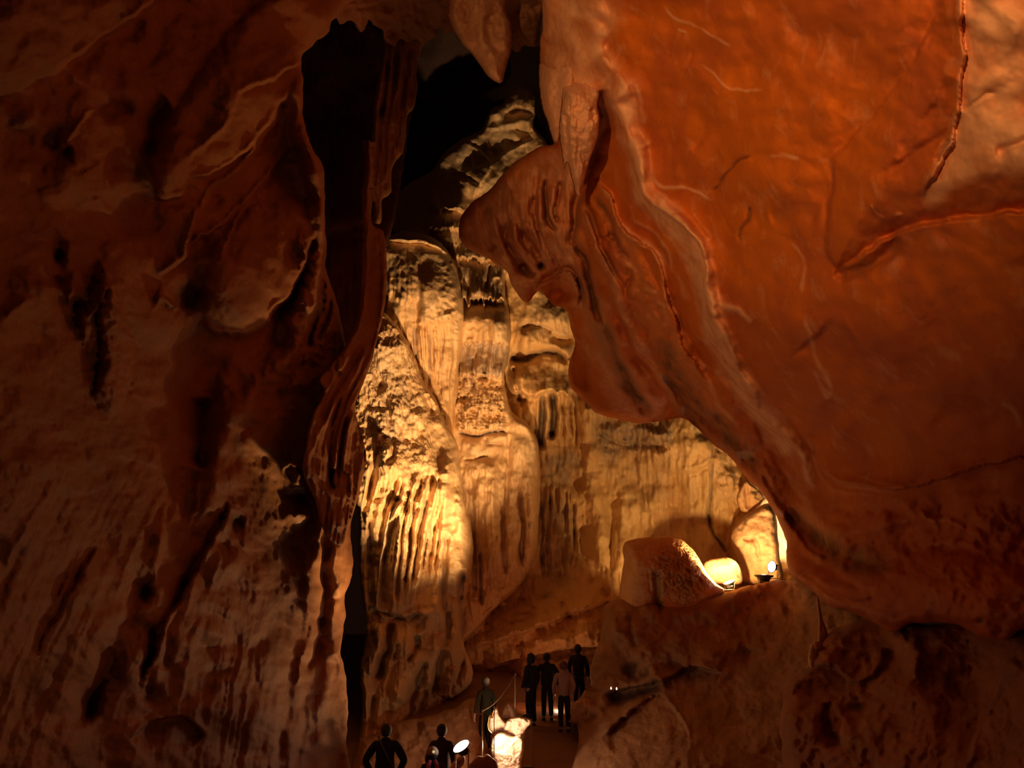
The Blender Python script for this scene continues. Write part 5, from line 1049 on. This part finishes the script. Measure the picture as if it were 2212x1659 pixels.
    for e in (-1, 1):
        a = j(V3(e*.09, 0, .80), .098, w1); c = j(V3(e*(.095+stance*.5), .02+bend*e*.05, .50), .078, a); j(V3(e*(.10+stance), -.02+bend*e*.08, .10), .062, c)
    skin_mesh('trousers', J3, B3, legs, root)
    for e in (-1, 1):
        skin_mesh('shoe', [(V3(e*(.10+stance), -.045+bend*e*.08, .05), .052*s), (V3(e*(.106+stance), .06+bend*e*.08, .045), .05*s), (V3(e*(.114+stance), .17+bend*e*.08, .035), .036*s)], [(0, 1), (1, 2)], M_SHOE, root)
    # hair / hood / hat
    bm = bmesh.new(); bmesh.ops.create_uvsphere(bm, u_segments=24, v_segments=16, radius=1)
    for v in bm.verts:
        n = v.co.copy(); k = 1.0
        if n.y > 0.35 and n.z < 0.45 and not hood: k = 0.90
        v.co = Vector((n.x*.102*hs_*k, n.y*.112*hs_*k, n.z*(.118 if n.z > 0 else .125)*hs_))*s
        if hood and n.z < -0.3: v.co.x *= 1.15; v.co.y *= 1.1; v.co.z -= .03*s
    c = V3(0, -.004, 1.64); bmesh.ops.translate(bm, verts=bm.verts, vec=c)
    dl = [f for f in bm.faces if (lambda q: q.y > (0.045*s if not hood else .06*s) and q.z < .045*s)(f.calc_center_median()-c)]
    bmesh.ops.delete(bm, geom=dl, context='FACES')
    hobj = bm_obj('hood' if hood else 'hair', bm, top if hood else hair, root)
    so = hobj.modifiers.new('solid', 'SOLIDIFY'); so.thickness = 0.012
    if hat is not None:
        bm = bmesh.new(); bmesh.ops.create_uvsphere(bm, u_segments=24, v_segments=16, radius=1)
        bmesh.ops.delete(bm, geom=[v for v in bm.verts if v.co.z < -0.25], context='VERTS')
        for v in bm.verts: v.co = Vector((v.co.x*.118*hs_, v.co.y*.126*hs_, v.co.z*.12*hs_+.02))*s + c
        o = bm_obj('hat', bm, hat, root); o.modifiers.new('solid', 'SOLIDIFY').thickness = 0.01
    return root
M_SHOE = plain('dark_shoe', (0.02, 0.02, 0.02), 0.6)
K_BLACK = plain('black_cloth', (0.012, 0.011, 0.012), 0.9, bump=.3, bscale=60)
K_NAVY = plain('navy_cloth', (0.03, 0.025, 0.05), 0.9, bump=.3, bscale=60)
K_PALE = plain('pale_shirt_cloth', (0.36, 0.22, 0.18), 0.9, bump=.3, bscale=60)
K_OLIVE = plain('olive_cloth', (0.035, 0.04, 0.012), 0.9, bump=.3, bscale=60)
K_PINK = plain('pink_cloth', (0.55, 0.12, 0.22), 0.9, bump=.3, bscale=60)
K_BEIGE = plain('beige_knit', (0.45, 0.33, 0.24), 0.9, bump=.6, bscale=90)
K_HAIR = plain('dark_hair', (0.02, 0.012, 0.01), 0.7, bump=.5, bscale=150)
K_RHAIR = plain('red_brown_hair', (0.14, 0.04, 0.025), 0.7, bump=.5, bscale=150)
def spot_on_floor(px, py, H):
    """where a person of height H stands if the crown of the head is seen at (px, py)"""
    best = None
    for d in np.linspace(12.0, 24.0, 241):
        p = at(px, py, float(d)); e = abs((p.z-H)-float(floor_z(p.x, p.y)))
        if best is None or e < best[0]: best = (e, p, d)
    p = best[1]; return (p.x, p.y, float(floor_z(p.x, p.y))), best[2]
def stand(px, py, d, H):
    p = at(px, py, d); z = p.z-H
    return (p.x, p.y, z)
PEOPLE = [(835, 1563, 14.0, 1.76), (955, 1564, 14.6, 1.72), (934, 1617, 13.1, 1.22), (1147, 1411, 20.1, 1.72), (1181, 1410, 20.4, 1.76), (1217, 1428, 19.6, 1.58), (1248, 1392, 21.6, 1.72), (1049, 1462, 18.2, 1.62)]
def ground(px, py, d, H):
    p = at(px, py, d); return (p.x, p.y, float(floor_z(p.x, p.y))), (p.z-float(floor_z(p.x, p.y)))
def put(i): 
    px, py, d, H = PEOPLE[i]; g, h = ground(px, py, d, H); return g, h
g, H = put(0)
r = person(g, 0.05, H, 'person in a black jacket seen from behind, bag strap across the back, lower left', K_BLACK, K_BLACK, K_HAIR, elbow=.14, hand=(-.03, .06), bulk=1.25)
bm = bmesh.new(); tube(bm, [(-.13, -.10, 1.47), (-.06, -.185, 1.36), (.04, -.19, 1.18), (.14, -.17, 1.02), (.2, -.05, .92)], .014, 8); o = bm_obj('strap', bm, plain('strap_webbing', (0.10, 0.07, 0.06), 0.8), r); o['label'] = 'grey-brown diagonal bag strap'
g, H = put(1); person(g, -0.3, H, 'person in dark navy standing with back turned, right beside the oval floodlight', K_NAVY, K_NAVY, K_HAIR, bulk=1.05)
g, H = put(2)
r = person(g, 0.2, H, 'child in a beige hat with pink scarf ends hanging down the back', K_NAVY, K_NAVY, K_HAIR, hat=K_BEIGE, child=True)
s_ = H/1.75
for e in (-1, 1):
    bm = bmesh.new(); tube(bm, [Vector((e*.05, -.10, 1.52))*s_, Vector((e*.095, -.17, 1.42))*s_, Vector((e*.11, -.19, 1.25))*s_, Vector((e*.11, -.18, 1.05))*s_], [.03, .035, .04, .035], 8); bm_obj('scarf_end', bm, K_PINK, r)
bm = bmesh.new(); tube(bm, [Vector((0.01, -.145, 1.70))*s_, Vector((0.01, -.165, 1.70))*s_], [.022, .016], 10); o = bm_obj('hat_glint', bm, plain('pale_glint', (0.9, 0.8, 0.4), 0.3, emit=(1, .75, .3), es=.5), r); o['label'] = 'small yellowish glint, a glowing disc added to the hat'  # reflected glint drawn as a faintly glowing disc
g, H = put(3); person(g, 0.9, H, 'person in a dark hooded coat at the left end of the group, turned left', K_BLACK, K_BLACK, K_HAIR, hood=True, lean=-0.06, headturn=.6, bulk=1.1)
g, H = put(4); person(g, -0.1, H, 'broad-shouldered person in black between the hooded figure and the pale shirt', K_BLACK, K_BLACK, K_HAIR, bulk=1.2, elbow=.1)
g, H = put(5); person(g, 0.15, H, 'person in a pale pinkish shirt and dark trousers, seen from behind', K_PALE, K_BLACK, K_RHAIR, elbow=.06)
g, H = put(6); person(g, -0.4, H, 'person in black farthest right in the group, half hidden behind the pale shirt', K_BLACK, K_BLACK, K_HAIR, bulk=1.1)
g, H = put(7); person(g, 0.7, H, 'person in dull olive in the gloom above the slim posts, apart from the group', K_OLIVE, K_BLACK, K_HAIR)
